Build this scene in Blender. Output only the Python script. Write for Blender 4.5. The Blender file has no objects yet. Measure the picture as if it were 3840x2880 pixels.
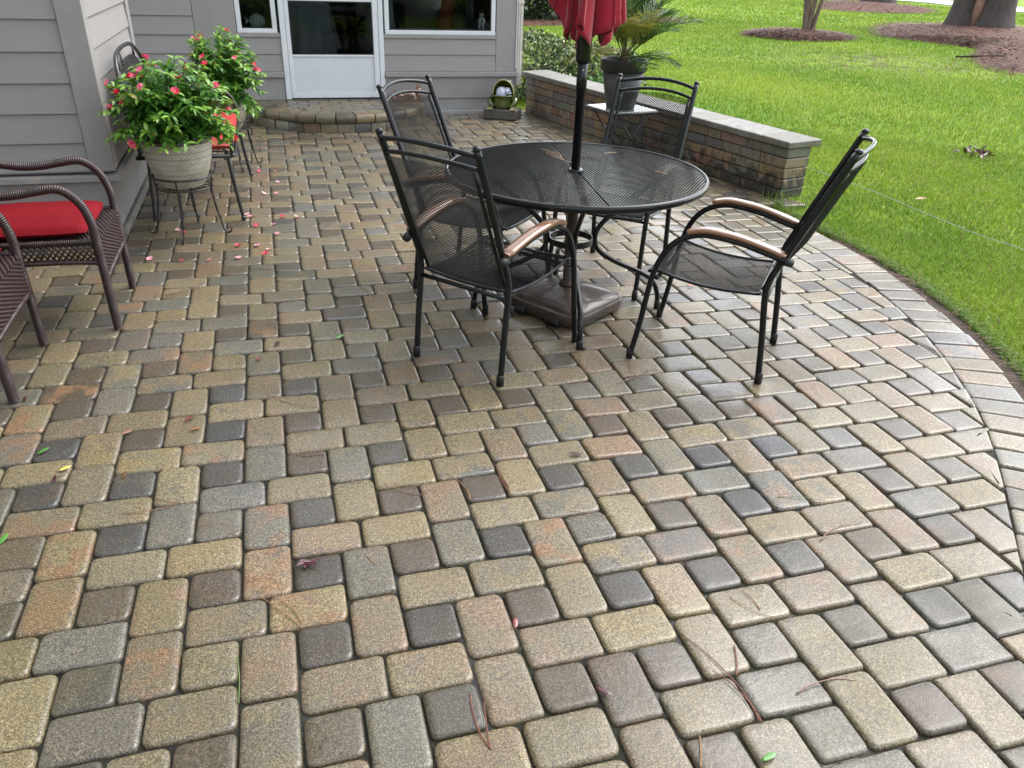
import bpy, bmesh, math, random
import numpy as np
from mathutils import Vector, Matrix, noise as mnoise
R = math.radians
random.seed(7)
rng = np.random.default_rng(11)
scene = bpy.context.scene
C = scene.collection

# ------------------------------------------------------------------ camera
CAM = Vector((0.08639, -1.43960, 1.57709))
cam_d = bpy.data.cameras.new('camera')
cam = bpy.data.objects.new('camera', cam_d)
C.objects.link(cam)
rt = Vector((0.96117, -0.27388, 0.03389)); up_ = Vector((0.10386, 0.47275, 0.87506)); fw = Vector((0.25568, 0.83756, -0.48283))
cam.matrix_world = Matrix(((rt.x, up_.x, -fw.x, CAM.x), (rt.y, up_.y, -fw.y, CAM.y), (rt.z, up_.z, -fw.z, CAM.z), (0, 0, 0, 1)))
cam_d.sensor_fit = 'HORIZONTAL'
cam_d.sensor_width = 36.0
cam_d.lens = 27.516
cam_d.clip_start = 0.05
cam_d.clip_end = 500
scene.camera = cam

# ------------------------------------------------------------------ sky, sun, exposure
SUN_EL, SUN_AZ = R(53), R(74)          # azimuth measured from +Y towards +X
world = bpy.data.worlds.new('World'); scene.world = world
world.use_nodes = True
wn = world.node_tree.nodes; wl = world.node_tree.links
wn.clear()
wo = wn.new('ShaderNodeOutputWorld'); wb = wn.new('ShaderNodeBackground')
sky = wn.new('ShaderNodeTexSky'); sky.sky_type = 'NISHITA'; sky.sun_disc = False
sky.sun_elevation = SUN_EL; sky.sun_rotation = SUN_AZ
sky.air_density = 1.0; sky.dust_density = 2.0; sky.ozone_density = 1.0
hs = wn.new('ShaderNodeHueSaturation'); hs.inputs['Saturation'].default_value = 0.35
wl.new(sky.outputs[0], hs.inputs['Color']); wl.new(hs.outputs[0], wb.inputs[0])
wb.inputs[1].default_value = 0.15
wl.new(wb.outputs[0], wo.inputs[0])
sun_d = bpy.data.lights.new('sun', 'SUN'); sun_d.energy = 0.5; sun_d.angle = R(50); sun_d.color = (1, 0.97, 0.92)
sun = bpy.data.objects.new('sun', sun_d); C.objects.link(sun)
sdir = Vector((math.sin(SUN_AZ) * math.cos(SUN_EL), math.cos(SUN_AZ) * math.cos(SUN_EL), math.sin(SUN_EL)))
sun.rotation_euler = sdir.to_track_quat('Z', 'Y').to_euler()
sun.location = sdir * 30
vs = scene.view_settings
vs.view_transform = 'Standard'; vs.look = 'None'; vs.gamma = 1; vs.use_curve_mapping = False
vs.exposure = 2.0

# ------------------------------------------------------------------ node helpers
def new_mat(name):
    m = bpy.data.materials.new(name); m.use_nodes = True
    nt = m.node_tree; nt.nodes.clear()
    out = nt.nodes.new('ShaderNodeOutputMaterial'); b = nt.nodes.new('ShaderNodeBsdfPrincipled')
    nt.links.new(b.outputs[0], out.inputs[0])
    return m, nt, b, out

def nd(nt, typ, **kw):
    n = nt.nodes.new(typ)
    for k, v in kw.items(): setattr(n, k, v)
    return n

def noise_tex(nt, vec, scale, detail=4, rough=0.6, w=None):
    n = nd(nt, 'ShaderNodeTexNoise')
    if w is not None:
        n.noise_dimensions = '4D'; nt.links.new(w, n.inputs['W'])
    n.inputs['Scale'].default_value = scale; n.inputs['Detail'].default_value = detail; n.inputs['Roughness'].default_value = rough
    nt.links.new(vec, n.inputs['Vector'])
    return n

def ramp(nt, fac, stops, interp='LINEAR'):
    r = nd(nt, 'ShaderNodeValToRGB'); r.color_ramp.interpolation = interp
    e = r.color_ramp.elements
    while len(e) > 1: e.remove(e[-1])
    for i, (p, c) in enumerate(stops):
        c4 = (c, c, c, 1) if isinstance(c, (int, float)) else (*c, 1)
        if i == 0: e[0].position = p; e[0].color = c4
        else:
            k = e.new(p); k.color = c4
    nt.links.new(fac, r.inputs[0])
    return r

def mixc(nt, fac, a, b, blend='MIX'):
    m = nd(nt, 'ShaderNodeMix', data_type='RGBA', blend_type=blend)
    for sock, val in ((m.inputs[0], fac), (m.inputs[6], a), (m.inputs[7], b)):
        if hasattr(val, 'is_output'): nt.links.new(val, sock)
        elif isinstance(val, (int, float)): sock.default_value = val if sock == m.inputs[0] else (val, val, val, 1)
        else: sock.default_value = (*val, 1)
    return m.outputs[2]

def bump(nt, h, strength, dist, prev=None):
    b = nd(nt, 'ShaderNodeBump'); b.inputs['Strength'].default_value = strength; b.inputs['Distance'].default_value = dist
    nt.links.new(h, b.inputs['Height'])
    if prev is not None: nt.links.new(prev, b.inputs['Normal'])
    return b.outputs[0]

def nmat(name, c1, c2=None, scale=8.0, rough=0.5, rough2=None, bmp=0.0, bscale=60.0, bdist=0.002, coat=0.0, coat_rough=0.1,
         metal=0.0, spec=0.5, c3=None, scale3=40.0, stretch=None, world_pos=False, translucent=0.0):
    m, nt, b, out = new_mat(name)
    if world_pos:
        vec = nd(nt, 'ShaderNodeNewGeometry').outputs['Position']
    else:
        vec = nd(nt, 'ShaderNodeTexCoord').outputs['Object']
    if stretch:
        mp = nd(nt, 'ShaderNodeMapping'); mp.inputs['Scale'].default_value = stretch
        nt.links.new(vec, mp.inputs[0]); vec = mp.outputs[0]
    if c2 is None: c2 = tuple(x * 0.8 for x in c1)
    n1 = noise_tex(nt, vec, scale)
    col = mixc(nt, ramp(nt, n1.outputs[0], [(0.35, 0.0), (0.65, 1.0)]).outputs[0], c1, c2)
    if c3 is not None:
        n3 = noise_tex(nt, vec, scale3, 5)
        col = mixc(nt, ramp(nt, n3.outputs[0], [(0.55, 0.0), (0.72, 1.0)]).outputs[0], col, c3)
    nt.links.new(col, b.inputs['Base Color'])
    if rough2 is None: b.inputs['Roughness'].default_value = rough
    else:
        rr = nd(nt, 'ShaderNodeMapRange'); rr.inputs[3].default_value = rough; rr.inputs[4].default_value = rough2
        nt.links.new(noise_tex(nt, vec, scale * 1.7).outputs[0], rr.inputs[0]); nt.links.new(rr.outputs[0], b.inputs['Roughness'])
    b.inputs['Metallic'].default_value = metal
    b.inputs['Specular IOR Level'].default_value = spec
    b.inputs['Coat Weight'].default_value = coat; b.inputs['Coat Roughness'].default_value = coat_rough
    if bmp > 0:
        nb = noise_tex(nt, vec, bscale, 4)
        nt.links.new(bump(nt, nb.outputs[0], bmp, bdist), b.inputs['Normal'])
    if translucent > 0:
        tr = nd(nt, 'ShaderNodeBsdfTranslucent'); nt.links.new(col, tr.inputs[0])
        mx = nd(nt, 'ShaderNodeMixShader'); mx.inputs[0].default_value = translucent
        nt.links.new(b.outputs[0], mx.inputs[1]); nt.links.new(tr.outputs[0], mx.inputs[2]); nt.links.new(mx.outputs[0], out.inputs[0])
    return m

def attr_mat(name, attr='col', rough=0.5, translucent=0.0, coat=0.0, nscale=0, spec=0.5, tint_noise=0.0):
    m, nt, b, out = new_mat(name)
    a = nd(nt, 'ShaderNodeAttribute', attribute_name=attr)
    col = a.outputs['Color']
    if tint_noise:
        pos = nd(nt, 'ShaderNodeNewGeometry').outputs['Position']
        n = noise_tex(nt, pos, nscale, 4)
        col = mixc(nt, 1.0, col, ramp(nt, n.outputs[0], [(0.3, 1 - tint_noise), (0.7, 1 + tint_noise)]).outputs[0], 'MULTIPLY')
    nt.links.new(col, b.inputs['Base Color'])
    b.inputs['Roughness'].default_value = rough; b.inputs['Coat Weight'].default_value = coat; b.inputs['Coat Roughness'].default_value = 0.15
    b.inputs['Specular IOR Level'].default_value = spec
    if translucent > 0:
        tr = nd(nt, 'ShaderNodeBsdfTranslucent'); nt.links.new(col, tr.inputs[0])
        mx = nd(nt, 'ShaderNodeMixShader'); mx.inputs[0].default_value = translucent
        nt.links.new(b.outputs[0], mx.inputs[1]); nt.links.new(tr.outputs[0], mx.inputs[2]); nt.links.new(mx.outputs[0], out.inputs[0])
    return m

# ------------------------------------------------------------------ mesh helpers
class MB:
    """collects polygons for ONE mesh object"""
    def __init__(s): s.v = []; s.f = []; s.c = []; s.sm = []
    def add(s, verts, faces, col=None, smooth=False):
        o = len(s.v); s.v.extend([tuple(v) for v in verts])
        s.f.extend([tuple(i + o for i in f) for f in faces]); s.sm.extend([smooth] * len(faces))
        s.c.extend([col or (1, 1, 1)] * len(verts))
    def box(s, x0, x1, y0, y1, z0, z1, col=None, ch=0.0):
        if ch <= 0:
            v = [(x0,y0,z0),(x1,y0,z0),(x1,y1,z0),(x0,y1,z0),(x0,y0,z1),(x1,y0,z1),(x1,y1,z1),(x0,y1,z1)]
            s.add(v, [(0,3,2,1),(4,5,6,7),(0,1,5,4),(1,2,6,5),(2,3,7,6),(3,0,4,7)], col)
        else: s.obox(Matrix.Translation(((x0+x1)/2,(y0+y1)/2,(z0+z1)/2)), (x1-x0), (y1-y0), (z1-z0), ch, col)
    def obox(s, M, w, d, h, ch=0.003, col=None, jit=0.0):
        """chamfered box centred on matrix M"""
        ch = min(ch, w * .45, d * .45, h * .45)
        a, b, c = w/2, d/2, h/2; v = []; idx = {}
        for sx in (-1, 1):
            for sy in (-1, 1):
                for sz in (-1, 1):
                    j = Vector((random.uniform(-jit, jit), random.uniform(-jit, jit), random.uniform(-jit, jit)))
                    for k, p in enumerate(((sx*a, sy*(b-ch), sz*(c-ch)), (sx*(a-ch), sy*b, sz*(c-ch)), (sx*(a-ch), sy*(b-ch), sz*c))):
                        idx[(sx, sy, sz, k)] = len(v); v.append(M @ (Vector(p) + j))
        f = []
        def q(*k): f.append(tuple(idx[i] for i in k))
        for t in (-1, 1):
            o = (lambda L: L) if t > 0 else (lambda L: L[::-1])
            q(*o([(t,-1,-1,0),(t,1,-1,0),(t,1,1,0),(t,-1,1,0)]))
            q(*o([(1,t,-1,1),(-1,t,-1,1),(-1,t,1,1),(1,t,1,1)]))
            q(*o([(-1,-1,t,2),(1,-1,t,2),(1,1,t,2),(-1,1,t,2)]))
        for p in (-1, 1):
            for r_ in (-1, 1):
                o = (lambda L: L) if p * r_ > 0 else (lambda L: L[::-1])
                q(*o([(p,r_,-1,0),(p,r_,-1,1),(p,r_,1,1),(p,r_,1,0)]))
                q(*o([(p,-1,r_,2),(p,-1,r_,0),(p,1,r_,0),(p,1,r_,2)]))
                q(*o([(-1,p,r_,1),(-1,p,r_,2),(1,p,r_,2),(1,p,r_,1)]))
        for sx in (-1, 1):
            for sy in (-1, 1):
                for sz in (-1, 1):
                    L = [(sx,sy,sz,0),(sx,sy,sz,1),(sx,sy,sz,2)]
                    q(*(L if sx*sy*sz > 0 else L[::-1]))
        s.add(v, f, col)
    def tube(s, pts, rad, seg=8, closed=False, caps=True, col=None, flat=1.0, upv=None, rot=0.0):
        pts = [Vector(p) for p in pts]; n = len(pts)
        if not hasattr(rad, '__len__'): rad = [rad] * n
        V = []; F = []; prev = None
        for i, p in enumerate(pts):
            if closed: t = pts[(i+1) % n] - pts[i-1]
            else: t = pts[min(i+1, n-1)] - pts[max(i-1, 0)]
            if t.length < 1e-9: t = Vector((0, 0, 1))
            t.normalize()
            if prev is None:
                u = Vector(upv) if upv else (Vector((0,0,1)) if abs(t.z) < .9 else Vector((1,0,0)))
            else: u = prev
            u = u - t * u.dot(t)
            if u.length < 1e-6: u = t.orthogonal()
            u.normalize(); prev = u; w = t.cross(u)
            for k in range(seg):
                a = 2*math.pi*k/seg + rot
                V.append(p + u * (math.cos(a) * rad[i] * flat) + w * (math.sin(a) * rad[i]))
        m = n if closed else n - 1
        for i in range(m):
            for k in range(seg):
                a = i*seg+k; b = i*seg+(k+1) % seg; c = ((i+1) % n)*seg+(k+1) % seg; d = ((i+1) % n)*seg+k
                F.append((a, b, c, d))
        if caps and not closed:
            F.append(tuple(range(seg))[::-1]); F.append(tuple((n-1)*seg+k for k in range(seg)))
        s.add(V, F, col, True)
    def lathe(s, prof, seg=24, M=None, col=None, wob=None):
        """profile [(r,z)...] bottom to top on the outside"""
        V = []; F = []; M = M or Matrix()
        for (r, z) in prof:
            for k in range(seg):
                a = 2*math.pi*k/seg; rr = r * (wob(a, z) if wob else 1)
                V.append(M @ Vector((rr*math.cos(a), rr*math.sin(a), z)))
        n = len(prof)
        for i in range(n-1):
            for k in range(seg):
                F.append((i*seg+k, i*seg+(k+1) % seg, (i+1)*seg+(k+1) % seg, (i+1)*seg+k))
        if prof[0][0] > 1e-4: F.append(tuple(range(seg))[::-1])
        if prof[-1][0] > 1e-4: F.append(tuple((n-1)*seg+k for k in range(seg)))
        s.add(V, F, col, True)
    def ball(s, c, r, seg=12, rings=8, sc=(1,1,1), M=None, col=None):
        M = (M or Matrix.Translation(c)) @ Matrix.Diagonal((*sc, 1)) if M is None else M
        prof = [(max(1e-5, r*math.sin(math.pi*i/rings)), -r*math.cos(math.pi*i/rings)) for i in range(rings+1)]
        s.lathe(prof, seg, M, col)
    def grid(s, fn, nu, nv, col=None, smooth=True):
        V = [fn(i/nu, j/nv) for j in range(nv+1) for i in range(nu+1)]
        F = [(j*(nu+1)+i, j*(nu+1)+i+1, (j+1)*(nu+1)+i+1, (j+1)*(nu+1)+i) for j in range(nv) for i in range(nu)]
        s.add(V, F, col, smooth)
    def build(s, name, mat, parent=None, inv=None, color=False):
        me = bpy.data.meshes.new(name); me.from_pydata(s.v, [], s.f); me.validate()
        if len(me.polygons) == len(s.sm): me.polygons.foreach_set('use_smooth', s.sm)
        if color:
            a = me.color_attributes.new('col', 'FLOAT_COLOR', 'POINT')
            arr = np.ones((len(s.v), 4), np.float32); arr[:, :3] = np.array(s.c, np.float32); a.data.foreach_set('color', arr.ravel())
        me.materials.append(mat)
        o = bpy.data.objects.new(name, me); C.objects.link(o)
        if parent is not None:
            o.parent = parent
            if inv is not None: o.matrix_parent_inverse = Matrix.Translation(-Vector(inv))
        return o

def smooth_angle(o, ang=35):
    me = o.data
    me.polygons.foreach_set('use_smooth', [True] * len(me.polygons))
    try: me.set_sharp_from_angle(angle=R(ang))
    except Exception: pass
    return o

def bez(pts, n=6, closed=False):
    """Catmull-Rom through points"""
    P = [Vector(p) for p in pts]; out = []; N = len(P)
    rngs = range(N) if closed else range(N-1)
    for i in rngs:
        if closed: p0, p1, p2, p3 = P[i-1], P[i], P[(i+1) % N], P[(i+2) % N]
        else: p0, p1, p2, p3 = P[max(i-1, 0)], P[i], P[i+1], P[min(i+2, N-1)]
        for k in range(n):
            t = k/n
            out.append(0.5*((2*p1)+(-p0+p2)*t+(2*p0-5*p1+4*p2-p3)*t*t+(-p0+3*p1-3*p2+p3)*t**3))
    if not closed: out.append(P[-1])
    return out

def thing(name, label, cat, loc=(0,0,0), rotz=0.0, group=None):
    o = bpy.data.objects.new(name, None); C.objects.link(o)
    o.location = loc; o.rotation_euler = (0, 0, rotz); o.empty_display_size = 0.1
    o['label'] = label; o['category'] = cat
    if group: o['group'] = group
    return o
def tag(o, label=None, cat=None, group=None, kind=None):
    if label: o['label'] = label
    if cat: o['category'] = cat
    if group: o['group'] = group
    if kind: o['kind'] = kind
    return o
def copy_tree(o, parent=None):
    c = o.copy(); C.objects.link(c); c.parent = parent
    for ch in list(o.children): copy_tree(ch, c)
    return c
def fast_mesh(name, V, F3, mat, cols=None, smooth=False, parent=None):
    """triangle soup from numpy"""
    me = bpy.data.meshes.new(name)
    nv, nf = len(V), len(F3)
    me.vertices.add(nv); me.vertices.foreach_set('co', np.asarray(V, np.float32).ravel())
    me.loops.add(nf*3); me.loops.foreach_set('vertex_index', np.asarray(F3, np.int32).ravel())
    me.polygons.add(nf); me.polygons.foreach_set('loop_start', np.arange(0, nf*3, 3, dtype=np.int32))
    me.polygons.foreach_set('use_smooth', np.full(nf, smooth))
    if cols is not None:
        a = me.color_attributes.new('col', 'FLOAT_COLOR', 'POINT')
        arr = np.ones((nv, 4), np.float32); arr[:, :3] = cols; a.data.foreach_set('color', arr.ravel())
    me.update(calc_edges=True); me.materials.append(mat)
    o = bpy.data.objects.new(name, me); C.objects.link(o)
    if parent: o.parent = parent
    return o
def project(P):
    """numpy points -> pixel in 1024x768 and depth"""
    d = np.asarray(P, float) - np.array(CAM)
    z = d @ np.array(fw); x = d @ np.array(rt); y = d @ np.array(up_)
    f = 27.516/36*1024
    return 512 + f*x/z, 384 - f*y/z, z

# ================================================================== STRUCTURE: patio
U = 0.07
ACX, ACY, R_OUT, R_IN = -0.64, 2.70, 4.155, 3.935
A0 = math.atan2(-2.49, 3.08); EN0 = Vector((math.cos(A0), math.sin(A0))); ARC_L = -A0
def edge_sd(x, y):
    """distance of a ground point from the patio's curved-edge centre line, measured like a radius"""
    if y >= ACY: return x-ACX
    if math.atan2(y-ACY, x-ACX) >= A0 and x > ACX: return math.hypot(x-ACX, y-ACY)
    return (x-ACX)*EN0.x+(y-ACY)*EN0.y
def edge_n(x, y):
    if y >= ACY: return Vector((1, 0))
    if math.atan2(y-ACY, x-ACX) >= A0 and x > ACX: return Vector((x-ACX, y-ACY)).normalized()
    return EN0.copy()
def edge_pt(s, r_):
    """s: arc length along the outer edge from the wall end; curve, then straight on"""
    a = -s/R_OUT
    if s < 0: return Vector((ACX+r_, ACY-s))
    if a >= A0: return Vector((ACX+r_*math.cos(a), ACY+r_*math.sin(a)))
    return Vector((ACX, ACY)) + EN0*r_ + Vector((EN0.y, -EN0.x))*(s-ARC_L*R_OUT)
WALL_A = Vector((2.80, 7.36, 0)); WALL_B = Vector((3.69, 3.634, 0))

def paver_material():
    m, nt, b, out = new_mat('wet_concrete_paver')
    pos = nd(nt, 'ShaderNodeNewGeometry').outputs['Position']
    a = nd(nt, 'ShaderNodeAttribute', attribute_name='col'); base = a.outputs['Color']
    s = nd(nt, 'ShaderNodeAttribute', attribute_name='seed'); seed = s.outputs['Fac']
    acc = nd(nt, 'ShaderNodeAttribute', attribute_name='accent')
    # blended pigment clouds
    n1 = noise_tex(nt, pos, 10, 3, 0.55, seed)
    n2 = noise_tex(nt, pos, 7, 3, 0.55); 
    f1 = ramp(nt, n1.outputs[0], [(0.46, 0.0), (0.60, 1.0)])
    sepc = nd(nt, 'ShaderNodeSeparateColor'); nt.links.new(acc.outputs['Color'], sepc.inputs[0])
    mm = nd(nt, 'ShaderNodeMath', operation='MULTIPLY'); nt.links.new(f1.outputs[0], mm.inputs[0]); nt.links.new(acc.outputs['Alpha'], mm.inputs[1])
    col = mixc(nt, mm.outputs[0], base, acc.outputs['Color'])
    n1b = noise_tex(nt, pos, 13, 3, 0.55, seed)
    n1b.inputs['Distortion'].default_value = 0.6
    f2 = ramp(nt, n1b.outputs[0], [(0.28, 1.0), (0.42, 0.0)])
    m2 = nd(nt, 'ShaderNodeMath', operation='MULTIPLY'); nt.links.new(f2.outputs[0], m2.inputs[0]); m2.inputs[1].default_value = 0.55
    col = mixc(nt, m2.outputs[0], col, (0.072, 0.074, 0.072))
    # olive algae film, patchy over the yard
    f3 = ramp(nt, noise_tex(nt, pos, 0.55, 3).outputs[0], [(0.40, 0.0), (0.68, 0.55)])
    col = mixc(nt, f3.outputs[0], col, (0.080, 0.068, 0.028))
    # moss and grime creeping in from the joint
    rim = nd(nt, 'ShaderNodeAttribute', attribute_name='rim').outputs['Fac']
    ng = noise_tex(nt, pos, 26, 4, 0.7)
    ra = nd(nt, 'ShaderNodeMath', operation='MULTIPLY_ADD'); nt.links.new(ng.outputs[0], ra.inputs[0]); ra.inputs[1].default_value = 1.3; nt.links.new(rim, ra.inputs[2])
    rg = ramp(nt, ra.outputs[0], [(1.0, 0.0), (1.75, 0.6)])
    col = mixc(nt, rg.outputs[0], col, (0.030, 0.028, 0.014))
    # sand grain: fine light and dark aggregate
    g = noise_tex(nt, pos, 230, 4, 0.8)
    col = mixc(nt, 1.0, col, ramp(nt, g.outputs[0], [(0.35, 0.22), (0.5, 0.92), (0.65, 2.3)]).outputs[0], 'MULTIPLY')
    g2 = noise_tex(nt, pos, 90, 2, 0.6)
    col = mixc(nt, 1.0, col, ramp(nt, g2.outputs[0], [(0.3, 0.64), (0.7, 1.10)]).outputs[0], 'MULTIPLY')
    v = nd(nt, 'ShaderNodeTexVoronoi'); v.inputs['Scale'].default_value = 110; nt.links.new(pos, v.inputs['Vector'])
    lt = nd(nt, 'ShaderNodeMath', operation='LESS_THAN'); nt.links.new(v.outputs['Distance'], lt.inputs[0]); lt.inputs[1].default_value = 0.15
    vs_ = nd(nt, 'ShaderNodeSeparateColor'); nt.links.new(v.outputs['Color'], vs_.inputs[0])
    gt = nd(nt, 'ShaderNodeMath', operation='GREATER_THAN'); nt.links.new(vs_.outputs[0], gt.inputs[0]); gt.inputs[1].default_value = 0.72
    mu = nd(nt, 'ShaderNodeMath', operation='MULTIPLY'); nt.links.new(lt.outputs[0], mu.inputs[0]); nt.links.new(gt.outputs[0], mu.inputs[1])
    col = mixc(nt, mu.outputs[0], col, (0.22, 0.21, 0.18))
    nt.links.new(col, b.inputs['Base Color'])
    b.inputs['Roughness'].default_value = 0.62; b.inputs['Specular IOR Level'].default_value = 0.35
    # bumps
    h1 = noise_tex(nt, pos, 200, 4, 0.75)
    nb = bump(nt, h1.outputs[0], 0.7, 0.0025)
    h2 = noise_tex(nt, pos, 38, 4, 0.6)
    nb = bump(nt, h2.outputs[0], 0.30, 0.006, nb)
    nt.links.new(nb, b.inputs['Normal'])
    # water film
    hc = noise_tex(nt, pos, 120, 2, 0.5)
    cb = bump(nt, hc.outputs[0], 0.35, 0.0012)
    cb = bump(nt, h2.outputs[0], 0.22, 0.006, cb)
    nt.links.new(cb, b.inputs['Coat Normal'])
    wet = ramp(nt, noise_tex(nt, pos, 1.3, 4, 0.6).outputs[0], [(0.38, 0.30), (0.66, 1.0)])
    wr_ = nd(nt, 'ShaderNodeMath', operation='MAXIMUM'); nt.links.new(wet.outputs[0], wr_.inputs[0]); nt.links.new(rim, wr_.inputs[1])
    nt.links.new(wr_.outputs[0], b.inputs['Coat Weight'])
    cr = nd(nt, 'ShaderNodeMapRange'); cr.inputs[1].default_value = .3; cr.inputs[3].default_value = 0.26; cr.inputs[4].default_value = 0.09
    nt.links.new(wr_.outputs[0], cr.inputs[0]); nt.links.new(cr.outputs[0], b.inputs['Coat Roughness'])
    b.inputs['Coat IOR'].default_value = 1.45
    return m
M_PAVER = paver_material()

def joint_material():
    m, nt, b, out = new_mat('wet_moss_joint')
    pos = nd(nt, 'ShaderNodeNewGeometry').outputs['Position']
    n = noise_tex(nt, pos, 28, 5, 0.7); n2 = noise_tex(nt, pos, 5, 3)
    col = mixc(nt, ramp(nt, n2.outputs[0], [(0.42, 0.0), (0.62, 1.0)]).outputs[0], (0.012, 0.011, 0.009), (0.014, 0.017, 0.006))
    col = mixc(nt, ramp(nt, n.outputs[0], [(0.5, 0.0), (0.75, 1.0)]).outputs[0], col, (0.026, 0.024, 0.018))
    nt.links.new(col, b.inputs['Base Color'])
    water = ramp(nt, noise_tex(nt, pos, 3.2, 4, 0.65).outputs[0], [(0.54, 0.0), (0.60, 1.0)])
    rr = nd(nt, 'ShaderNodeMapRange'); rr.inputs[3].default_value = 0.55; rr.inputs[4].default_value = 0.04
    nt.links.new(water.outputs[0], rr.inputs[0]); nt.links.new(rr.outputs[0], b.inputs['Roughness'])
    st = nd(nt, 'ShaderNodeMapRange'); st.inputs[3].default_value = 1.0; b.inputs['Specular IOR Level'].default_value = 0.3; st.inputs[4].default_value = 0.02
    nt.links.new(water.outputs[0], st.inputs[0])
    bp = nd(nt, 'ShaderNodeBump'); bp.inputs['Distance'].default_value = 0.008
    nt.links.new(st.outputs[0], bp.inputs['Strength']); nt.links.new(noise_tex(nt, pos, 130, 4, 0.7).outputs[0], bp.inputs['Height'])
    nt.links.new(bp.outputs[0], b.inputs['Normal'])
    return m
M_JOINT = joint_material()

TAN = [(0.159, 0.126, 0.071), (0.172, 0.138, 0.077), (0.146, 0.118, 0.070), (0.157, 0.123, 0.064), (0.140, 0.117, 0.074), (0.180, 0.144, 0.078)]
DARK = [(0.056, 0.046, 0.033), (0.064, 0.048, 0.031), (0.047, 0.045, 0.041), (0.074, 0.056, 0.035), (0.078, 0.064, 0.043)]
GREY = [(0.112, 0.104, 0.084), (0.106, 0.093, 0.070)]
ORANGE = [(0.170, 0.111, 0.059), (0.178, 0.117, 0.066), (0.159, 0.099, 0.051)]
ACC = [(0.191, 0.107, 0.054), (0.191, 0.147, 0.066), (0.095, 0.093, 0.077), (0.185, 0.119, 0.067), (0.148, 0.129, 0.086)]

def offset_poly(P, d):
    """inset convex polygon by d via half-plane shift of every edge"""
    n = len(P); L = []
    for i in range(n):
        a, b = P[i], P[(i+1) % n]; e = (b-a).normalized(); nrm = Vector((-e.y, e.x))
        L.append((a + nrm*d, e))
    out = []
    for i in range(n):
        p, e = L[i-1]; q, g = L[i]
        den = e.x*g.y - e.y*g.x
        if abs(den) < 1e-6: out.append(q); continue
        t = ((q.x-p.x)*g.y - (q.y-p.y)*g.x)/den; out.append(p + e*t)
    return out
def clip_half(P, p, nrm):
    out = []
    for i in range(len(P)):
        a, b = P[i], P[(i+1) % len(P)]; da = (a-p).dot(nrm); db = (b-p).dot(nrm)
        if da <= 0: out.append(a)
        if da*db < 0: out.append(a + (b-a)*(da/(da-db)))
    return out
def poly_area(P): return 0.5*sum(P[i].x*P[(i+1) % len(P)].y - P[(i+1) % len(P)].x*P[i].y for i in range(len(P)))
def round_poly(P, r, k=3):
    out = []
    n = len(P)
    for i in range(n):
        a, b, c = P[i-1], P[i], P[(i+1) % n]
        u = (a-b); v = (c-b); rr = min(r, u.length*.42, v.length*.42); u.normalize(); v.normalize()
        s, e = b+u*rr, b+v*rr
        for j in range(k+1):
            t = j/k; out.append(s*(1-t)**2 + b*(2*t*(1-t)) + e*t*t)
    return out

RIM = []
def paver_geo(P, z0=0.0, rc=0.022, depth=0.045, tilt=0.0016, edge=0.011, k=3):
    """P: CCW list of 2D Vectors (already inset by half a joint). returns verts, faces"""
    P = [p + Vector((random.gauss(0, .0011), random.gauss(0, .0011))) for p in P]
    rr_ = [rc*random.uniform(.7, 1.35) for _ in P]
    c = sum(P, Vector((0, 0)))/len(P)
    inr = min(abs((P[(i+1) % len(P)]-P[i]).normalized().cross(c-P[i])) for i in range(len(P)))
    ax, ay = random.gauss(0, tilt)/.1, random.gauss(0, tilt)/.1
    V = []; F = []; ph = random.uniform(0, 50); n = 0
    e = min(edge, inr*.28)
    rings = [(0, -depth), (0, -edge*.95), (e*.14, -edge*.52), (e*.45, -edge*.20), (e*.95, -edge*.05), (e*2.0, 0.0)]
    for d, z in rings:
        O = offset_poly(P, d) if d > 0 else P
        O = round_poly_v(O, [max(.004, r_-d*.75) for r_ in rr_], k); n = len(O)
        for i in range(n):
            wob = .0013*mnoise.noise((O[i].x*40, O[i].y*40, ph)) + .0006*mnoise.noise((O[i].x*130, O[i].y*130, ph))
            p = O[i] + (c-O[i]).normalized()*wob
            zz = z + z0 + (ax*(p.x-c.x)+ay*(p.y-c.y) if z > -.02 else 0)
            V.append((p.x, p.y, zz))
    m = len(rings)
    for j in range(m-1):
        for i in range(n):
            F.append((j*n+i, j*n+(i+1) % n, (j+1)*n+(i+1) % n, (j+1)*n+i))
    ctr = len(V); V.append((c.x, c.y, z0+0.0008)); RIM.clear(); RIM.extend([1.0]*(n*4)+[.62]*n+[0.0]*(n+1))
    for i in range(n): F.append(((m-1)*n+i, (m-1)*n+(i+1) % n, ctr))
    return V, F
def round_poly_v(P, rs, k=3):
    out = []; n = len(P)
    for i in range(n):
        a, b, c = P[i-1], P[i], P[(i+1) % n]
        u = (a-b); v = (c-b); rr = min(rs[i], u.length*.42, v.length*.42)
        if u.length > 0: u.normalize()
        if v.length > 0: v.normalize()
        s, e = b+u*rr, b+v*rr
        for j in range(k+1):
            t = j/k; out.append(s*(1-t)**2 + b*(2*t*(1-t)) + e*t*t)
    return out

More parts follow.
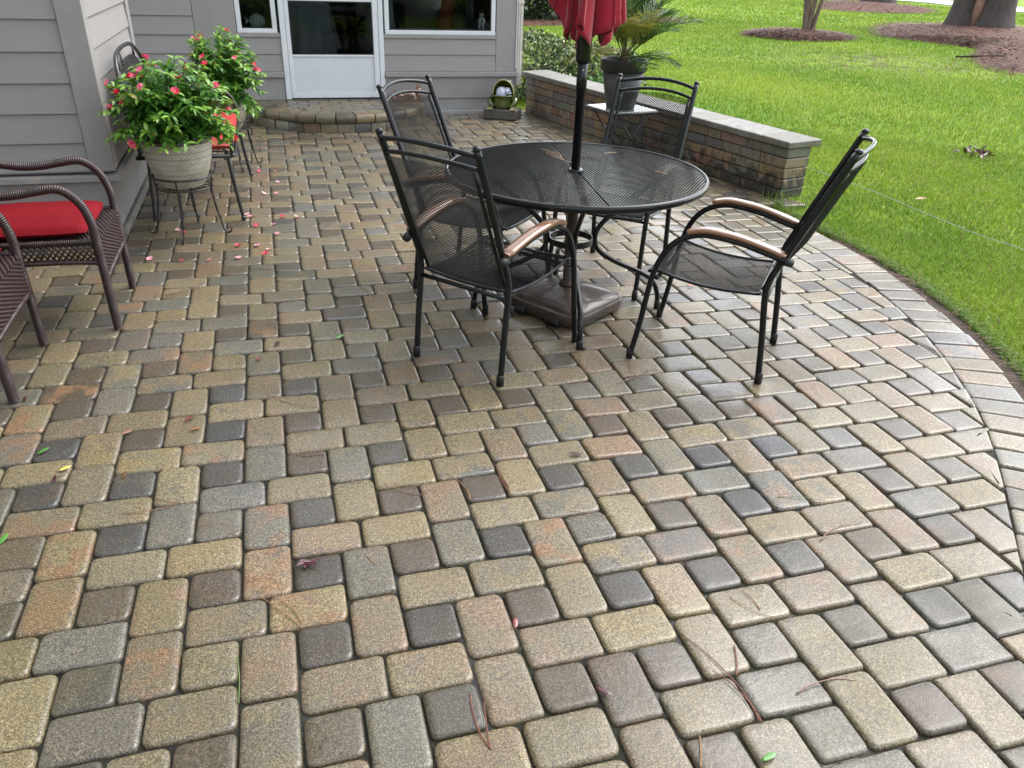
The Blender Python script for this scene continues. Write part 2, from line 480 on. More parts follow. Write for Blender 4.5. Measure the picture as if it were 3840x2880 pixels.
class PaverSet:
    def __init__(s): s.V = []; s.F = []; s.col = []; s.acc = []; s.seed = []; s.rim = []
    def add(s, V, F, col, acc, seed):
        o = len(s.V); s.V += V; s.F += [tuple(i+o for i in f) for f in F]
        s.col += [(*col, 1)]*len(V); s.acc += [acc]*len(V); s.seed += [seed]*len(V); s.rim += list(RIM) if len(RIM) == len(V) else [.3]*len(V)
    def build(s, name, parent, mat=None):
        me = bpy.data.meshes.new(name); me.from_pydata(s.V, [], s.F)
        me.polygons.foreach_set('use_smooth', [True]*len(me.polygons))
        for nm, dat in (('col', s.col), ('accent', s.acc)):
            a = me.color_attributes.new(nm, 'FLOAT_COLOR', 'POINT'); a.data.foreach_set('color', np.array(dat, np.float32).ravel())
        a = me.attributes.new('seed', 'FLOAT', 'POINT'); a.data.foreach_set('value', np.array(s.seed, np.float32))
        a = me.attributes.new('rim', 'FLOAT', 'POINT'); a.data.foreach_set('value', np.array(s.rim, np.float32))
        me.materials.append(mat or M_PAVER)
        o = bpy.data.objects.new(name, me); C.objects.link(o); o.parent = parent
        return o

def paver_look(kind):
    r = random.random()
    if kind == 'S':
        if r < .70: c = random.choice(DARK)
        elif r < .85: c = random.choice(GREY)
        else: c = random.choice(TAN)
    else:
        if r < .72: c = random.choice(TAN)
        elif r < .92: c = random.choice(GREY)
        elif r < .97: c = random.choice(ORANGE)
        else: c = random.choice(DARK)
    j = random.uniform(.86, 1.14)
    c = tuple(x*j*random.uniform(.97, 1.03) for x in c)
    ac = random.choice(ACC)
    if kind == 'S': ac = tuple(x*.5 for x in ac)
    return c, (*ac, random.choice([.25, .5, .8, 1.0]) if kind != 'S' else random.choice([0, .3, .6])), random.uniform(0, 900)

# --- lay the field: lattice of 2x3 and 2x2 stones (8x8 cell, centred)
field = []
for i in range(-12, 18):
    for j in range(-30, 12):
        if (i+j) % 2: continue
        x, y = 4*i, 4*j
        for (a, b, w, h) in ((x, y, 3, 2), (x+3, y, 3, 2), (x+2, y+2, 2, 3), (x+2, y+5, 2, 3), (x, y+2, 2, 2), (x+4, y+2, 2, 2)):
            k = 'S' if w == h else 'R'
            x0, x1, y1, y0 = a*U, (a+w)*U, -b*U, -(b+h)*U
            cx, cy = (x0+x1)/2, (y0+y1)/2
            if cx < -2.25 or cy < -2.2 or cy > 7.5: continue
            if cy > 3.75 and cx < -0.98 and cy < 5.3: continue
            P = [Vector((x0, y0)), Vector((x1, y0)), Vector((x1, y1)), Vector((x0, y1))]
            cut = False
            if cy < ACY:
                rad = edge_sd(cx, cy)
                if rad > R_IN + .2: continue
                if rad > R_IN - .2:
                    d = edge_n(cx, cy); P = clip_half(P, Vector((cx, cy)) + d*(R_IN-rad), d); cut = True
            else:
                if cy > 3.55:
                    tx = WALL_A.x + (WALL_B.x-WALL_A.x)*(WALL_A.y-cy)/(WALL_A.y-WALL_B.y)
                    if cx > tx+.12: continue
                else:
                    if cx > R_IN+ACX+.2: continue
                    if cx > R_IN+ACX-.2: P = clip_half(P, Vector((R_IN+ACX, cy)), Vector((1, 0))); cut = True
            if len(P) < 3 or poly_area(P) < 0.0012: continue
            if (cx-.735)**2 + (cy-7.36)**2 < .72**2: continue
            Q = offset_poly(P, 0.0024)
            if len(Q) < 3 or poly_area(Q) < 0.0016: continue
            cc_ = sum(Q, Vector((0, 0)))/len(Q)
            if min((Q[(q_+1) % len(Q)]-Q[q_]).normalized().cross(cc_-Q[q_]) for q_ in range(len(Q))) < .013: continue
            u, v, zz = project([(cx, cy, 0)])
            vis = (-60 < u[0] < 1084) and (-20 < v[0] < 850) and zz[0] > .2
            ar = abs(poly_area(Q))
            foot = ar/zz[0]**2*abs((cx-CAM.x)*0+CAM.z)/max(zz[0], .1) if zz[0] > .2 else 0
            field.append((vis, foot if vis else 0, k, Q, cut, (a, b)))
# observed stones: lattice address -> look ('d' dark slate, 'b' brown, 'o' orange, 'g' grey, 't' tan, 'y' yellow tan)
LOOK = {}
for t, A in (('d', [(4,-14), (0,-10), (0,-6), (0,-2), (4,-2), (12,-2), (16,-2), (8,-6), (4,2), (12,-10), (16,-10), (20,-2)]),
             ('b', [(0,-14), (0,-18), (4,-10), (8,-10), (4,-6), (4,-18), (8,-18), (0,2), (8,-2), (8,2), (12,2), (12,6), (10,2), (-4,-6), (-4,2)]),
             ('g', [(2,-14), (-2,-15), (-2,-10), (2,-6), (2,2), (6,-7), (12,-6)]),
             ('m', [(-2,-18), (6,-10), (-2,-2), (2,-3), (0,0), (6,-2), (6,1), (8,0), (10,5), (10,-14), (18,-6), (22,-3), (19,0), (26,-3), (22,1)]),
             ('y', [(4,-12), (-1,-4), (3,-8), (26,-6), (11,0)]),
             ('p', [(-2,-7), (14,-2), (16,-8), (0,-8), (24,-8)]),
             ('t', [(7,-12), (2,-11), (-1,-12), (6,-15), (6,-18), (0,-16), (3,-16), (8,-14), (8,-16), (3,0), (4,-4), (14,1), (16,0), (10,-3), (12,4), (8,4)])):
    for ad in A: LOOK[ad] = t
def look_of(k, addr):
    c, ac, sd = paver_look(k)
    t = LOOK.get(addr)
    if t:
        base = {'d': (0.050, 0.045, 0.035), 'b': (0.070, 0.052, 0.034), 'o': (0.180, 0.107, 0.057), 'g': (0.114, 0.103, 0.075), 't': (0.161, 0.128, 0.071), 'y': (0.193, 0.154, 0.079), 'p': (0.178, 0.131, 0.077), 'm': (0.148, 0.120, 0.073)}[t]
        j = random.uniform(.93, 1.07); c = tuple(x*j for x in base)
        if t == 'm': ac = (0.180, 0.118, 0.072, .85)
        elif t in 'db': ac = (*[x*.6 for x in ac[:3]], .3)
    return c, ac, sd

base = MB()
ring = [tuple(edge_pt(R_OUT*(ARC_L+.6)*(1-i/70), R_OUT-.02)) for i in range(71)]
poly = [(-2.5, -2.3), (.2, -2.3)] + ring + [(R_OUT+ACX-.02, 3.60), (3.72, 3.66), (2.86, 7.6), (-2.5, 7.6)]
base.add([(x, y, -0.0135) for x, y in poly], [tuple(range(len(poly)))])
patio = base.build('patio', M_JOINT)
tag(patio, 'wet paver patio of tan and charcoal concrete stones with dark mossy joints', None, None, 'structure')
del patio['label']
field.sort(key=lambda t: -t[1])
rest = PaverSet(); n_ind = 0
for vis, foot, k, Q, cut, addr in field:
    V, F = paver_geo(Q, random.gauss(0, .0011), rc=.006 if cut else .022, k=3 if foot > 0 else 2)
    c, ac, sd = look_of(k, addr)
    if n_ind < 300 and foot > 0:
        ps = PaverSet(); ps.add(V, F, c, ac, sd); ps.build('paver', patio); n_ind += 1
    else: rest.add(V, F, c, ac, sd)
tag(rest.build('paver_field', patio), kind='stuff')

# soldier course along the curved edge
def soldier(ring_pts):
    (x0, y0), (x1, y1), (x2, y2), (x3, y3) = ring_pts
    Q = offset_poly([Vector(p) for p in ring_pts], .0028)
    if poly_area(Q) < 0: Q = Q[::-1]
    V, F = paver_geo(Q, random.gauss(0, .0015), rc=.010)
    c, ac, sd = paver_look('R' if random.random() < .8 else 'S')
    ps = PaverSet(); ps.add(V, F, c, ac, sd)
    return ps
th = 0.0
while th < R_OUT*ARC_L+2.0:
    a0, a1 = th, th+.141*random.uniform(.97, 1.03); ro = R_OUT+random.uniform(-.006, .006)
    soldier([tuple(edge_pt(a1, R_IN-.001)), tuple(edge_pt(a1, ro)), tuple(edge_pt(a0, ro)), tuple(edge_pt(a0, R_IN-.001))]).build('border_paver', patio); th = a1
yy = ACY
while yy < 3.5:
    y2 = yy + .141
    soldier([(R_IN+ACX+.004, yy), (R_OUT+ACX, yy), (R_OUT+ACX, y2), (R_IN+ACX+.004, y2)]).build('border_paver', patio); yy = y2

# ================================================================== LAWN, ROAD
def lawn_material():
    m, nt, b, out = new_mat('lawn_turf')
    pos = nd(nt, 'ShaderNodeNewGeometry').outputs['Position']
    big = noise_tex(nt, pos, 0.45, 4, 0.6); mid = noise_tex(nt, pos, 3.0, 4, 0.7); fine = noise_tex(nt, pos, 45, 4, 0.75)
    col = mixc(nt, ramp(nt, big.outputs[0], [(0.4, 0.0), (0.65, 1.0)]).outputs[0], (0.120, 0.225, 0.012), (0.185, 0.270, 0.016))
    col = mixc(nt, ramp(nt, mid.outputs[0], [(0.45, 0.0), (0.75, 0.8)]).outputs[0], col, (0.220, 0.270, 0.028))
    # thin, bare patch further out
    v = nd(nt, 'ShaderNodeVectorMath', operation='DISTANCE'); nt.links.new(pos, v.inputs[0]); v.inputs[1].default_value = (11.6, 12.2, 0)
    bare = ramp(nt, v.outputs['Value'], [(0.0, 1.0), (1.0, 1.0)]);
    mr = nd(nt, 'ShaderNodeMapRange'); mr.inputs[1].default_value = 3.6; mr.inputs[2].default_value = 0.8; mr.clamp = True; nt.links.new(v.outputs['Value'], mr.inputs[0])
    nb_ = ramp(nt, noise_tex(nt, pos, 2.2, 5, 0.7).outputs[0], [(0.42, 0.0), (0.6, 1.0)])
    mu = nd(nt, 'ShaderNodeMath', operation='MULTIPLY'); nt.links.new(mr.outputs[0], mu.inputs[0]); nt.links.new(nb_.outputs[0], mu.inputs[1])
    col = mixc(nt, mu.outputs[0], col, (0.085, 0.072, 0.034))
    col = mixc(nt, 1.0, col, ramp(nt, fine.outputs[0], [(0.3, 0.45), (0.7, 1.5)]).outputs[0], 'MULTIPLY')
    nt.links.new(col, b.inputs['Base Color']); b.inputs['Roughness'].default_value = 0.8; b.inputs['Specular IOR Level'].default_value = 0.15
    nt.links.new(bump(nt, fine.outputs[0], 0.9, 0.03), b.inputs['Normal'])
    return m
M_LAWN = lawn_material()
def lawn_z(x, y):
    return -0.035 + 0.035*mnoise.noise((x*.13, y*.13, 3.1))*min(1, max(0, (math.hypot(x-2, y-2)-4)/6))
lw = MB()
# one sheet out to the horizon with a hole where the patio lies is not needed: it runs below the paver bed
nx, ny = 70, 70
def axis(n, lo, hi, c): 
    return [c + (abs(t)**2.2)*(hi-c if t > 0 else c-lo)*(1 if t > 0 else -1) for t in [(-1 + 2*i/n) for i in range(n+1)]]
XS, YS = axis(nx, -140, 160, 5), axis(ny, -60, 190, 6)
def zfun(x, y):
    r_ = edge_sd(x, y)
    z = lawn_z(x, y)
    if y < 7.8 and x < 4.2 and r_ < R_OUT + .1 and y > -2.6: z = -0.09
    if y > 3.4 and y < 8 and x < 3.6: z = -0.09
    return z
lw.add([(x, y, zfun(x, y)) for y in YS for x in XS], [(j*(nx+1)+i, j*(nx+1)+i+1, (j+1)*(nx+1)+i+1, (j+1)*(nx+1)+i) for j in range(ny) for i in range(nx)], smooth=True)
lawn = lw.build('lawn', M_LAWN); tag(lawn, kind='structure')

M_SOIL = nmat('damp_soil', (0.028, 0.020, 0.013), (0.060, 0.038, 0.022), 30, .8, bmp=.8, bscale=90, bdist=.01, c3=(0.10, 0.045, 0.02), scale3=70, world_pos=True)
es = MB()
V = []; n = 90
for i in range(n+1):
    a = -.1+5.0*i/n
    for r_, z in ((R_OUT-.01, -.030), (R_OUT+.045+.012*mnoise.noise((i*.35, 0, 1)), -.018), (R_OUT+.125+.03*mnoise.noise((i*.5, 2, 1)), -.030)):
        V.append((*edge_pt(a, r_), z))
es.add(V, [(i*3+k, i*3+k+1, (i+1)*3+k+1, (i+1)*3+k) for i in range(n) for k in range(2)], smooth=True)
tag(es.build('soil_edge', M_SOIL), kind='structure')

M_ROAD = nmat('wet_asphalt', (0.17, 0.17, 0.165), (0.22, 0.22, 0.21), .6, .45, bmp=.3, bscale=80, bdist=.004, world_pos=True)
rd = MB()
rp = [(24.5, 47.5), (29.5, 42.5), (33.35, 37.9), (33.5, 34.9), (33.2, 30.0), (33.0, 25.0), (33.0, 10)]
L = bez([(x, y, -.005) for x, y in rp], 6)
V = []
for i, p in enumerate(L):
    t = (L[min(i+1, len(L)-1)]-L[max(i-1, 0)]).normalized(); nn = Vector((-t.y, t.x, 0))
    V += [p + nn*k for k in (0, 1.5, 3.0, 4.5)]
rd.add([(v[0], v[1], lawn_z(v[0], v[1])+.028) for v in V], [(i*4+k, i*4+k+1, (i+1)*4+k+1, (i+1)*4+k) for i in range(len(L)-1) for k in range(3)], smooth=True)
tag(rd.build('road', M_ROAD), kind='structure')

# ================================================================== HOUSE
M_SIDING = nmat('painted_siding', (0.245, 0.234, 0.226), (0.258, 0.247, 0.239), 3, .55, bmp=.32, bscale=28, bdist=.003, stretch=(1.2, 1.2, 14), c3=(0.222, 0.211, 0.203), scale3=5, world_pos=True)
M_SIDING_Y = M_SIDING
M_TRIM = nmat('painted_trim', (0.255, 0.243, 0.234), (0.243, 0.232, 0.223), 4, .5, bmp=.15, bscale=90, bdist=.002, world_pos=True, c3=(0.30, 0.275, 0.25), scale3=14)
M_FOUND = nmat('painted_block', (0.245, 0.236, 0.228), (0.215, 0.207, 0.198), 5, .7, bmp=.35, bscale=120, bdist=.003, c3=(0.22, 0.205, 0.185), scale3=18, world_pos=True)
M_CONC = nmat('pale_concrete', (0.30, 0.30, 0.29), (0.25, 0.247, 0.238), 6, .75, bmp=.5, bscale=60, bdist=.004, c3=(0.2, 0.195, 0.18), scale3=26, world_pos=True)
M_WHITE = nmat('white_aluminium', (0.62, 0.645, 0.66), (0.59, 0.61, 0.63), 5, .32, world_pos=True, c3=(0.55, 0.565, 0.57), scale3=9)
M_WHITEP = nmat('white_door_panel', (0.57, 0.595, 0.61), (0.55, 0.57, 0.585), 6, .4, bmp=.05, bscale=200, world_pos=True, c3=(0.52, 0.54, 0.54), scale3=20)
M_GASKET = nmat('black_gasket', (0.02, 0.02, 0.02), rough=.5)
M_SCREW = nmat('dull_screw', (0.45, 0.44, 0.42), rough=.35, metal=.8)
def glass_mat():
    m, nt, b, out = new_mat('dark_window_glass')
    nt.nodes.remove(b)
    g = nd(nt, 'ShaderNodeBsdfGlossy'); g.inputs['Roughness'].default_value = 0.02
    t = nd(nt, 'ShaderNodeBsdfTransparent'); t.inputs[0].default_value = (0.62, 0.66, 0.66, 1)
    fr = nd(nt, 'ShaderNodeFresnel'); fr.inputs[0].default_value = 1.28
    mx = nd(nt, 'ShaderNodeMixShader'); nt.links.new(fr.outputs[0], mx.inputs[0]); nt.links.new(t.outputs[0], mx.inputs[1]); nt.links.new(g.outputs[0], mx.inputs[2])
    nt.links.new(mx.outputs[0], out.inputs[0]); return m
M_GLASS = glass_mat()

YB, XS_, YF, YS2 = 7.36, -0.878, 3.646, 5.36
HO = (0.5, 7.4, 0)
house = thing('house', 'grey lap-sided house with white storm door and wide windows behind the patio', 'house', HO)
def hpart(name, mb, mat, par=None): return mb.build(name, mat, par or house, HO if par is None else None)

def lap(p0, p1, nrm, z0, h=0.172, tb=0.020, tt=0.006):
    """one lap board from p0 to p1 (2D), bottom z0; nrm outward 2D"""
    p0, p1, nrm = Vector(p0), Vector(p1), Vector(nrm)
    mb = MB(); V = []
    for p in (p0, p1):
        for o, z in ((0.0, z0), (tb-.002, z0), (tb, z0+.003), (tt, z0+h), (0.0, z0+h)):
            q = p + nrm*o; V.append((q.x, q.y, z))
    F = [(k, (k+1) % 5, 5+(k+1) % 5, 5+k) for k in range(5)] + [(4, 3, 2, 1, 0), (5, 6, 7, 8, 9)]
    mb.add(V, F); return mb
# --- left wing: walls
fwall = MB(); fwall.box(-2.55, XS_+.002, YF+.03, YS2-.02, 0.36, 5.6)  # unseen upper height raised to block sky over the left patio
fw_o = hpart('wing_wall', fwall, M_SIDING)
zz = 0.371; 
while zz < 5.4:
    lap((-2.5, YF+.03), (-0.985, YF+.03), (0, -1), zz).build('siding_board', M_SIDING, fw_o)
    lap((XS_+.002, YF+.125), (XS_+.002, YS2-.115), (1, 0), zz+.0).build('siding_board', M_SIDING, fw_o)
    zz += 0.1615
cb = MB(); cb.box(-0.982, XS_+.031, YF-.0, YF+.032, 0.372, 5.6, ch=.003); cb.build('corner_board', M_TRIM, fw_o)
cb = MB(); cb.box(XS_+.002, XS_+.029, YF+.033, YF+.122, 0.374, 2.7, ch=.003); cb.build('corner_board', M_TRIM, fw_o)
cb = MB(); cb.box(XS_+.002, XS_+.029, YS2-.112, YS2+.0, 0.374, 2.7, ch=.003); cb.build('corner_board', M_TRIM, fw_o)
lg = MB()
for (a0, a1, b0, b1) in ((-2.5, XS_+.055, YF-.03, YF+.05), (XS_-.02, XS_+.055, YF+.052, YS2+.03)):
    V = [(a0, b0, .300), (a1, b0, .300), (a1, b1, .300), (a0, b1, .300)]
    lg.box(a0, a1, b0, b1, .318, .352, ch=.002)
hpart('ledge_trim', lg, M_TRIM)
fd = MB(); fd.box(-2.5, XS_, YF, YS2, -0.05, .318); hpart('foundation', fd, M_FOUND)
ft = MB(); ft.box(-2.5, XS_+.035, YF-.035, YF+.1, -.05, .035, ch=.012); ft.box(XS_-.1, XS_+.035, YF+.102, YS2, -.05, .035, ch=.012); hpart('footing', ft, nmat('dirty_concrete', (0.12, 0.115, 0.10), (0.2, 0.19, 0.17), 20, .8, bmp=.8, bscale=60, bdist=.01, world_pos=True))
# unseen west wall behind wicker chairs; height and eaves added to darken left patio
ww = MB(); ww.box(-2.75, -2.3, -3.2, YF-.0, 0, 5.6); ww_o = hpart('unseen_west_wall', ww, M_SIDING)
zz = .37
while zz < 5.4:
    lap((-2.3, -3.2), (-2.3, YF-.04), (1, 0), zz).build('siding_board', M_SIDING, ww_o); zz += .1615
rf = MB(); rf.box(-3.2, -0.45, 3.1, 5.8, 5.61, 5.75); rf.box(-3.2, -1.7, -3.4, 3.098, 5.61, 5.75); rf.box(-3.2, 3.1, 6.95, 11.5, 2.64, 2.759); rf.box(-3.4, 2.9, 10.9, 16, 6.4, 6.6)  # unseen; the high overhangs and top slab added to block sky
hpart('unseen_roof', rf, nmat('roof_soffit', (0.5, 0.49, 0.47), rough=.7))
us = MB(); us.box(-3.0, 2.6, 11.35, 15.6, 2.76, 6.4); hpart('sky_block_storey', us, M_SIDING)  # unseen mass added to block low sky behind the porch
# --- back wall of the screened porch
bw = MB()
bw.box(-2.5, .222, YB, YB+.10, .20, .80); bw.box(1.243, 2.668, YB, YB+.10, .20, .80)
bw.box(-2.5, -.20, YB, YB+.10, .80, 2.65); bw.box(2.44, 2.668, YB, YB+.10, .80, 2.65)
bw.box(-.20, .205, YB, YB+.10, 2.15, 2.65); bw.box(.205, 1.26, YB, YB+.10, 2.25, 2.65); bw.box(1.26, 2.44, YB, YB+.10, 2.15, 2.65)
bw_o = hpart('porch_wall', bw, M_SIDING)
for z0, h in ((.436, .155), (.600, .150)):
    lap((-.185, YB), (.221, YB), (0, -1), z0, h+.005, .016, .006).build('siding_board', M_SIDING, bw_o)
    lap((1.244, YB), (2.44, YB), (0, -1), z0, h+.005, .016, .006).build('siding_board', M_SIDING, bw_o)
zz = .436
while zz < 2.6:
    lap((-2.5, YB), (-.575, YB), (0, -1), zz).build('siding_board', M_SIDING, bw_o); zz += .168
def hb(name, x0, x1, y0, y1, z0, z1, mat, par, ch=.002):
    mb = MB(); mb.box(x0, x1, y0, y1, z0, z1, ch=ch); return mb.build(name, mat, par)
hb('trim_board', -.571, -.186, YB-.012, YB+.0, .436, 2.6, M_TRIM, bw_o)
hb('trim_board', 2.442, 2.672, YB-.014, YB, .436, 2.64, M_TRIM, bw_o)
hb('trim_board', -.184, .220, YB-.022, YB, .758, .795, M_TRIM, bw_o); hb('trim_board', 1.244, 2.438, YB-.022, YB, .758, .795, M_TRIM, bw_o)
hb('ledge', -2.5, .220, YB-.045, YB, .384, .434, M_TRIM, bw_o, .004); hb('ledge', 1.245, 2.69, YB-.045, YB, .384, .434, M_TRIM, bw_o, .004)
hb('skirt_board', -2.5, .220, YB-.012, YB+.1, .165, .384, M_TRIM, bw_o); hb('skirt_board', 1.245, 2.668, YB-.012, YB+.1, .165, .384, M_TRIM, bw_o)
cn = MB(); cn.box(-2.5, 2.66, YB+.004, YB+.2, -.05, .164); cn.box(1.7, 2.66, YB-.016, YB+.003, -.05, .036, ch=.006); hpart('slab_edge', cn, M_CONC)
ds = MB()
V = []; prof = [(-.030, 0), (-.030, -.045)] + [(-.030+.012*k, -.045-(.006 if k % 2 else 0)) for k in range(1, 5)] + [(.030, -.045), (.030, 0)]
for z in (.30, 2.6):
    for x, y in prof: V.append((2.705+x, YB+.02+y, z))
k = len(prof); ds.add(V, [(i, (i+1) % k, k+(i+1) % k, k+i) for i in range(k)] + [tuple(range(k))[::-1]])
ds.box(2.672, 2.738, YB-.034, YB+.022, 1.10, 1.13, ch=.003)
hpart('downspout', ds, nmat('downspout_paint', (0.50, 0.47, 0.42), rough=.4))
cl = MB(); cl.tube(bez([(2.668, YB-.02, 1.4), (2.667, YB-.02, .62), (2.669, YB-.021, .52), (2.665, YB-.02, .46)], 4), .007, 6); hpart('caulk_bead', cl, M_WHITE)
# --- windows
def window(name, x0, x1, z0, z1):
    w = hpart(name, (lambda m: (m.box(x0, x1, YB-.004, YB+.05, z1-.045, z1, ch=.003), m)[1])(MB()), M_WHITE)
    hb('sill', x0, x1, YB-.020, YB+.05, z0, z0+.040, M_WHITE, w, .004)
    hb('jamb', x0, x0+.045, YB-.010, YB+.05, z0+.042, z1-.047, M_WHITE, w, .003); hb('jamb', x1-.045, x1, YB-.010, YB+.05, z0+.042, z1-.047, M_WHITE, w, .003)
    g = MB(); t = .006
    for (a, b, c, d) in ((x0+.046, x1-.046, z0+.042, z0+.042+t), (x0+.046, x0+.046+t, z0+.049, z1-.05), (x1-.046-t, x1-.046, z0+.049, z1-.05)): g.box(a, b, YB-.002, YB+.004, c, d)
    g.build('gasket', M_GASKET, w)
    hb('pane', x0+.047, x1-.047, YB+.014, YB+.018, z0+.044, z1-.048, M_GLASS, w, 0)
window('window', -.180, .199, .795, 2.15)
window('window', 1.262, 2.432, .795, 2.15)
# --- storm door
dr = hpart('door', (lambda m: (m.box(.281, 1.150, YB-.012, YB+.02, .215, .590, ch=.004), m)[1])(MB()), M_WHITEP)
fr_ = hpart('door_frame', (lambda m: (m.box(.224, .276, YB-.03, YB+.08, .170, 2.25, ch=.004), m)[1])(MB()), M_WHITE)
hb('jamb', 1.195, 1.242, YB-.03, YB+.08, .170, 2.25, M_WHITE, fr_, .004); hb('head', .277, 1.194, YB-.03, YB+.08, 2.18, 2.25, M_WHITE, fr_, .004)
hb('hinge_rail', .279, .319, YB-.027, YB+.012, .182, 2.17, M_WHITE, dr, .004); hb('lock_rail', 1.138, 1.192, YB-.027, YB+.012, .182, 2.17, M_WHITE, dr, .004)
hb('kick_plate', .300, 1.160, YB-.031, YB-.0275, .184, .242, M_WHITE, dr, .001)
hb('cross_rail', .320, 1.137, YB-.022, YB+.01, .578, .598, M_WHITE, dr, .003)
hb('cross_rail', .320, 1.137, YB-.024, YB+.01, 1.090, 1.150, M_WHITE, dr, .003)
hb('glass_pane', .321, 1.136, YB-.006, YB-.002, .599, 1.089, M_GLASS, dr, 0)
g = MB()
g.box(.321, 1.136, YB-.015, YB-.007, .599, .606); g.box(.321, .328, YB-.015, YB-.007, .607, 1.08); g.box(1.129, 1.136, YB-.015, YB-.007, .607, 1.08); g.box(.321, 1.136, YB-.015, YB-.007, 1.081, 1.089); g.build('gasket', M_GASKET, dr)
hb('glass_pane', .321, 1.136, YB-.006, YB-.002, 1.151, 2.1, M_GLASS, dr, 0)
for x in (.36, .61, .87, 1.09):
    s_ = MB(); s_.lathe([(.006, 0), (.006, .002), (.003, .0035), (1e-4, .0035)], 8, Matrix.Translation((x, YB-.0312, .200)) @ Matrix.Rotation(R(90), 4, 'X')); s_.build('screw', M_SCREW, dr)
# --- dim room behind the glass
rm = MB(); x0, x1, y0, y1, z0, z1 = -2.4, 2.66, YB+.10, 11.2, .15, 2.63
rm.add([(x0,y0,z0),(x1,y0,z0),(x1,y1,z0),(x0,y1,z0)], [(0,1,2,3)]); hpart('room_floor', rm, nmat('room_carpet', (.05, .047, .043), rough=.9))
rm = MB(); rm.box(x0, x1, y1, y1+.1, z0, z1); rm.box(x0-.1, x0, y0, y1, z0, z1); hpart('room_wall', rm, nmat('room_paint', (.16, .155, .145), (.12, .115, .11), 3, .8))
rm = MB(); rm.box(x1-.08, x1, y0, y1, z0, .80); rm.box(x1-.08, x1, y0, y1, 2.1, z1)
for yy in (7.52, 9.1, 10.7): rm.box(x1-.08, x1, yy, yy+.3, .80, 2.1)
hpart('room_wall', rm, M_WHITE)
hb('added_dark_sheet', x1-.05, x1-.045, 7.8, 11.0, .8, 2.1, nmat('dark_blocking_sheet', (.012, .016, .013), rough=.9), hpart('window', (lambda m: (m.box(x1-.09, x1-.0801, 7.5, 11.1, .78, .84, ch=.003), m)[1])(MB()), M_WHITE), 0)  # opaque dark sheet added over the side opening to darken the room

# ================================================================== ENTRY STEP
SX, SY, SR = .735, 7.335, .915
step = thing('entry_step', 'half-round paver step with rounded cap stones under the white door', 'step', (SX, SY-.4, 0))
core = MB(); n = 40
V = []
for z in (-.01, .158):
    for i in range(n+1):
        a = R(180+180*i/n); V.append((SX+(SR-.045)*math.cos(a), SY+(SR-.045)*math.sin(a), z))
core.add(V, [tuple(range(n+1))[::-1], tuple(range(n+1, 2*n+2))] + [(i, i+1, n+2+i, n+1+i) for i in range(n)] + [(n, 0, n+1, 2*n+1)])
core_o = core.build('mortar_core', M_JOINT, step, (SX, SY-.4, 0))
def wedge(r0, r1, a0, a1, z0, z1, gap, name, round_out=False):
    nseg = 3; mb = PaverSet(); V = []; F = []
    prof = [(r0, z0), (r1, z0), (r1, z1-.012), (r1-.004, z1-.004), (r1-.014, z1), (r0+.006, z1), (r0, z1-.006)]
    if round_out: prof = [(r0, z0), (r1-.01, z0), (r1, z0+.012), (r1+.004, (z0+z1)/2), (r1-.002, z1-.018), (r1-.012, z1-.006), (r1-.028, z1), (r0+.008, z1), (r0, z1-.008)]
    P = len(prof); jz = random.gauss(0, .0015); jr = random.gauss(0, .003)
    for s in range(nseg+1):
        t = s/nseg
        for (r_, z) in prof:
            g = gap/max(r_, .1); a = a0+g+(a1-a0-2*g)*t
            e = .006 if s in (0, nseg) and z > z1-.01 else 0
            rr = r_+jr if r_ > (r0+r1)/2 else r_
            V.append((SX+rr*math.cos(a), SY+rr*math.sin(a), z+jz-e))
    for s in range(nseg):
        for k in range(P): F.append((s*P+k, s*P+(k+1) % P, (s+1)*P+(k+1) % P, (s+1)*P+k))
    F += [tuple(range(P)), tuple(range(nseg*P, nseg*P+P))[::-1]]
    F = [f[::-1] for f in F]
    c, ac, sd = paver_look(random.choice('RRS'))
    mb.add(V, F, tuple(x*1.05 for x in c), ac, sd)
    o = mb.build(name, step); o.matrix_parent_inverse = Matrix.Translation((-SX, -SY+.4, 0)); smooth_angle(o, 40)
n = 15
for i in range(n):
    a0, a1 = R(180+180*i/n), R(180+180*(i+1)/n); wedge(.70, SR, a0, a1, .090, .172, .0055, 'cap_stone', True)
n = 17
for i in range(n):
    a0, a1 = R(180+180*i/n), R(180+180*(i+1)/n); wedge(.72, SR-.035, a0, a1, -.005, .089, .004, 'riser_block')
for (a, b, w, h) in [(x, y, 3 if (x//3+y//2) % 2 else 3, 2) for y in range(0, 12, 2) for x in range(-12, 24, 3)]:
    x0, y1 = SX+a*U-.10-(.105 if (b//2) % 2 else 0), SY-b*U-.0
    P = [Vector((x0, y1-h*U)), Vector((x0+w*U, y1-h*U)), Vector((x0+w*U, y1)), Vector((x0, y1))]
    c = sum(P, Vector((0, 0)))/4; d = Vector((c.x-SX, c.y-SY))
    if d.length > .78: continue
    if d.length > .5: P = clip_half(P, Vector((SX, SY))+d.normalized()*.695, d.normalized())
    if len(P) < 3 or poly_area(P) < .003: continue
    Q = offset_poly(P, .003); V, F = paver_geo(Q, .166, rc=.010, depth=.03)
    cc, ac, sd = paver_look('R'); ps = PaverSet(); ps.add(V, F, cc, ac, sd); o = ps.build('paver', step); o.matrix_parent_inverse = Matrix.Translation((-SX, -SY+.4, 0))

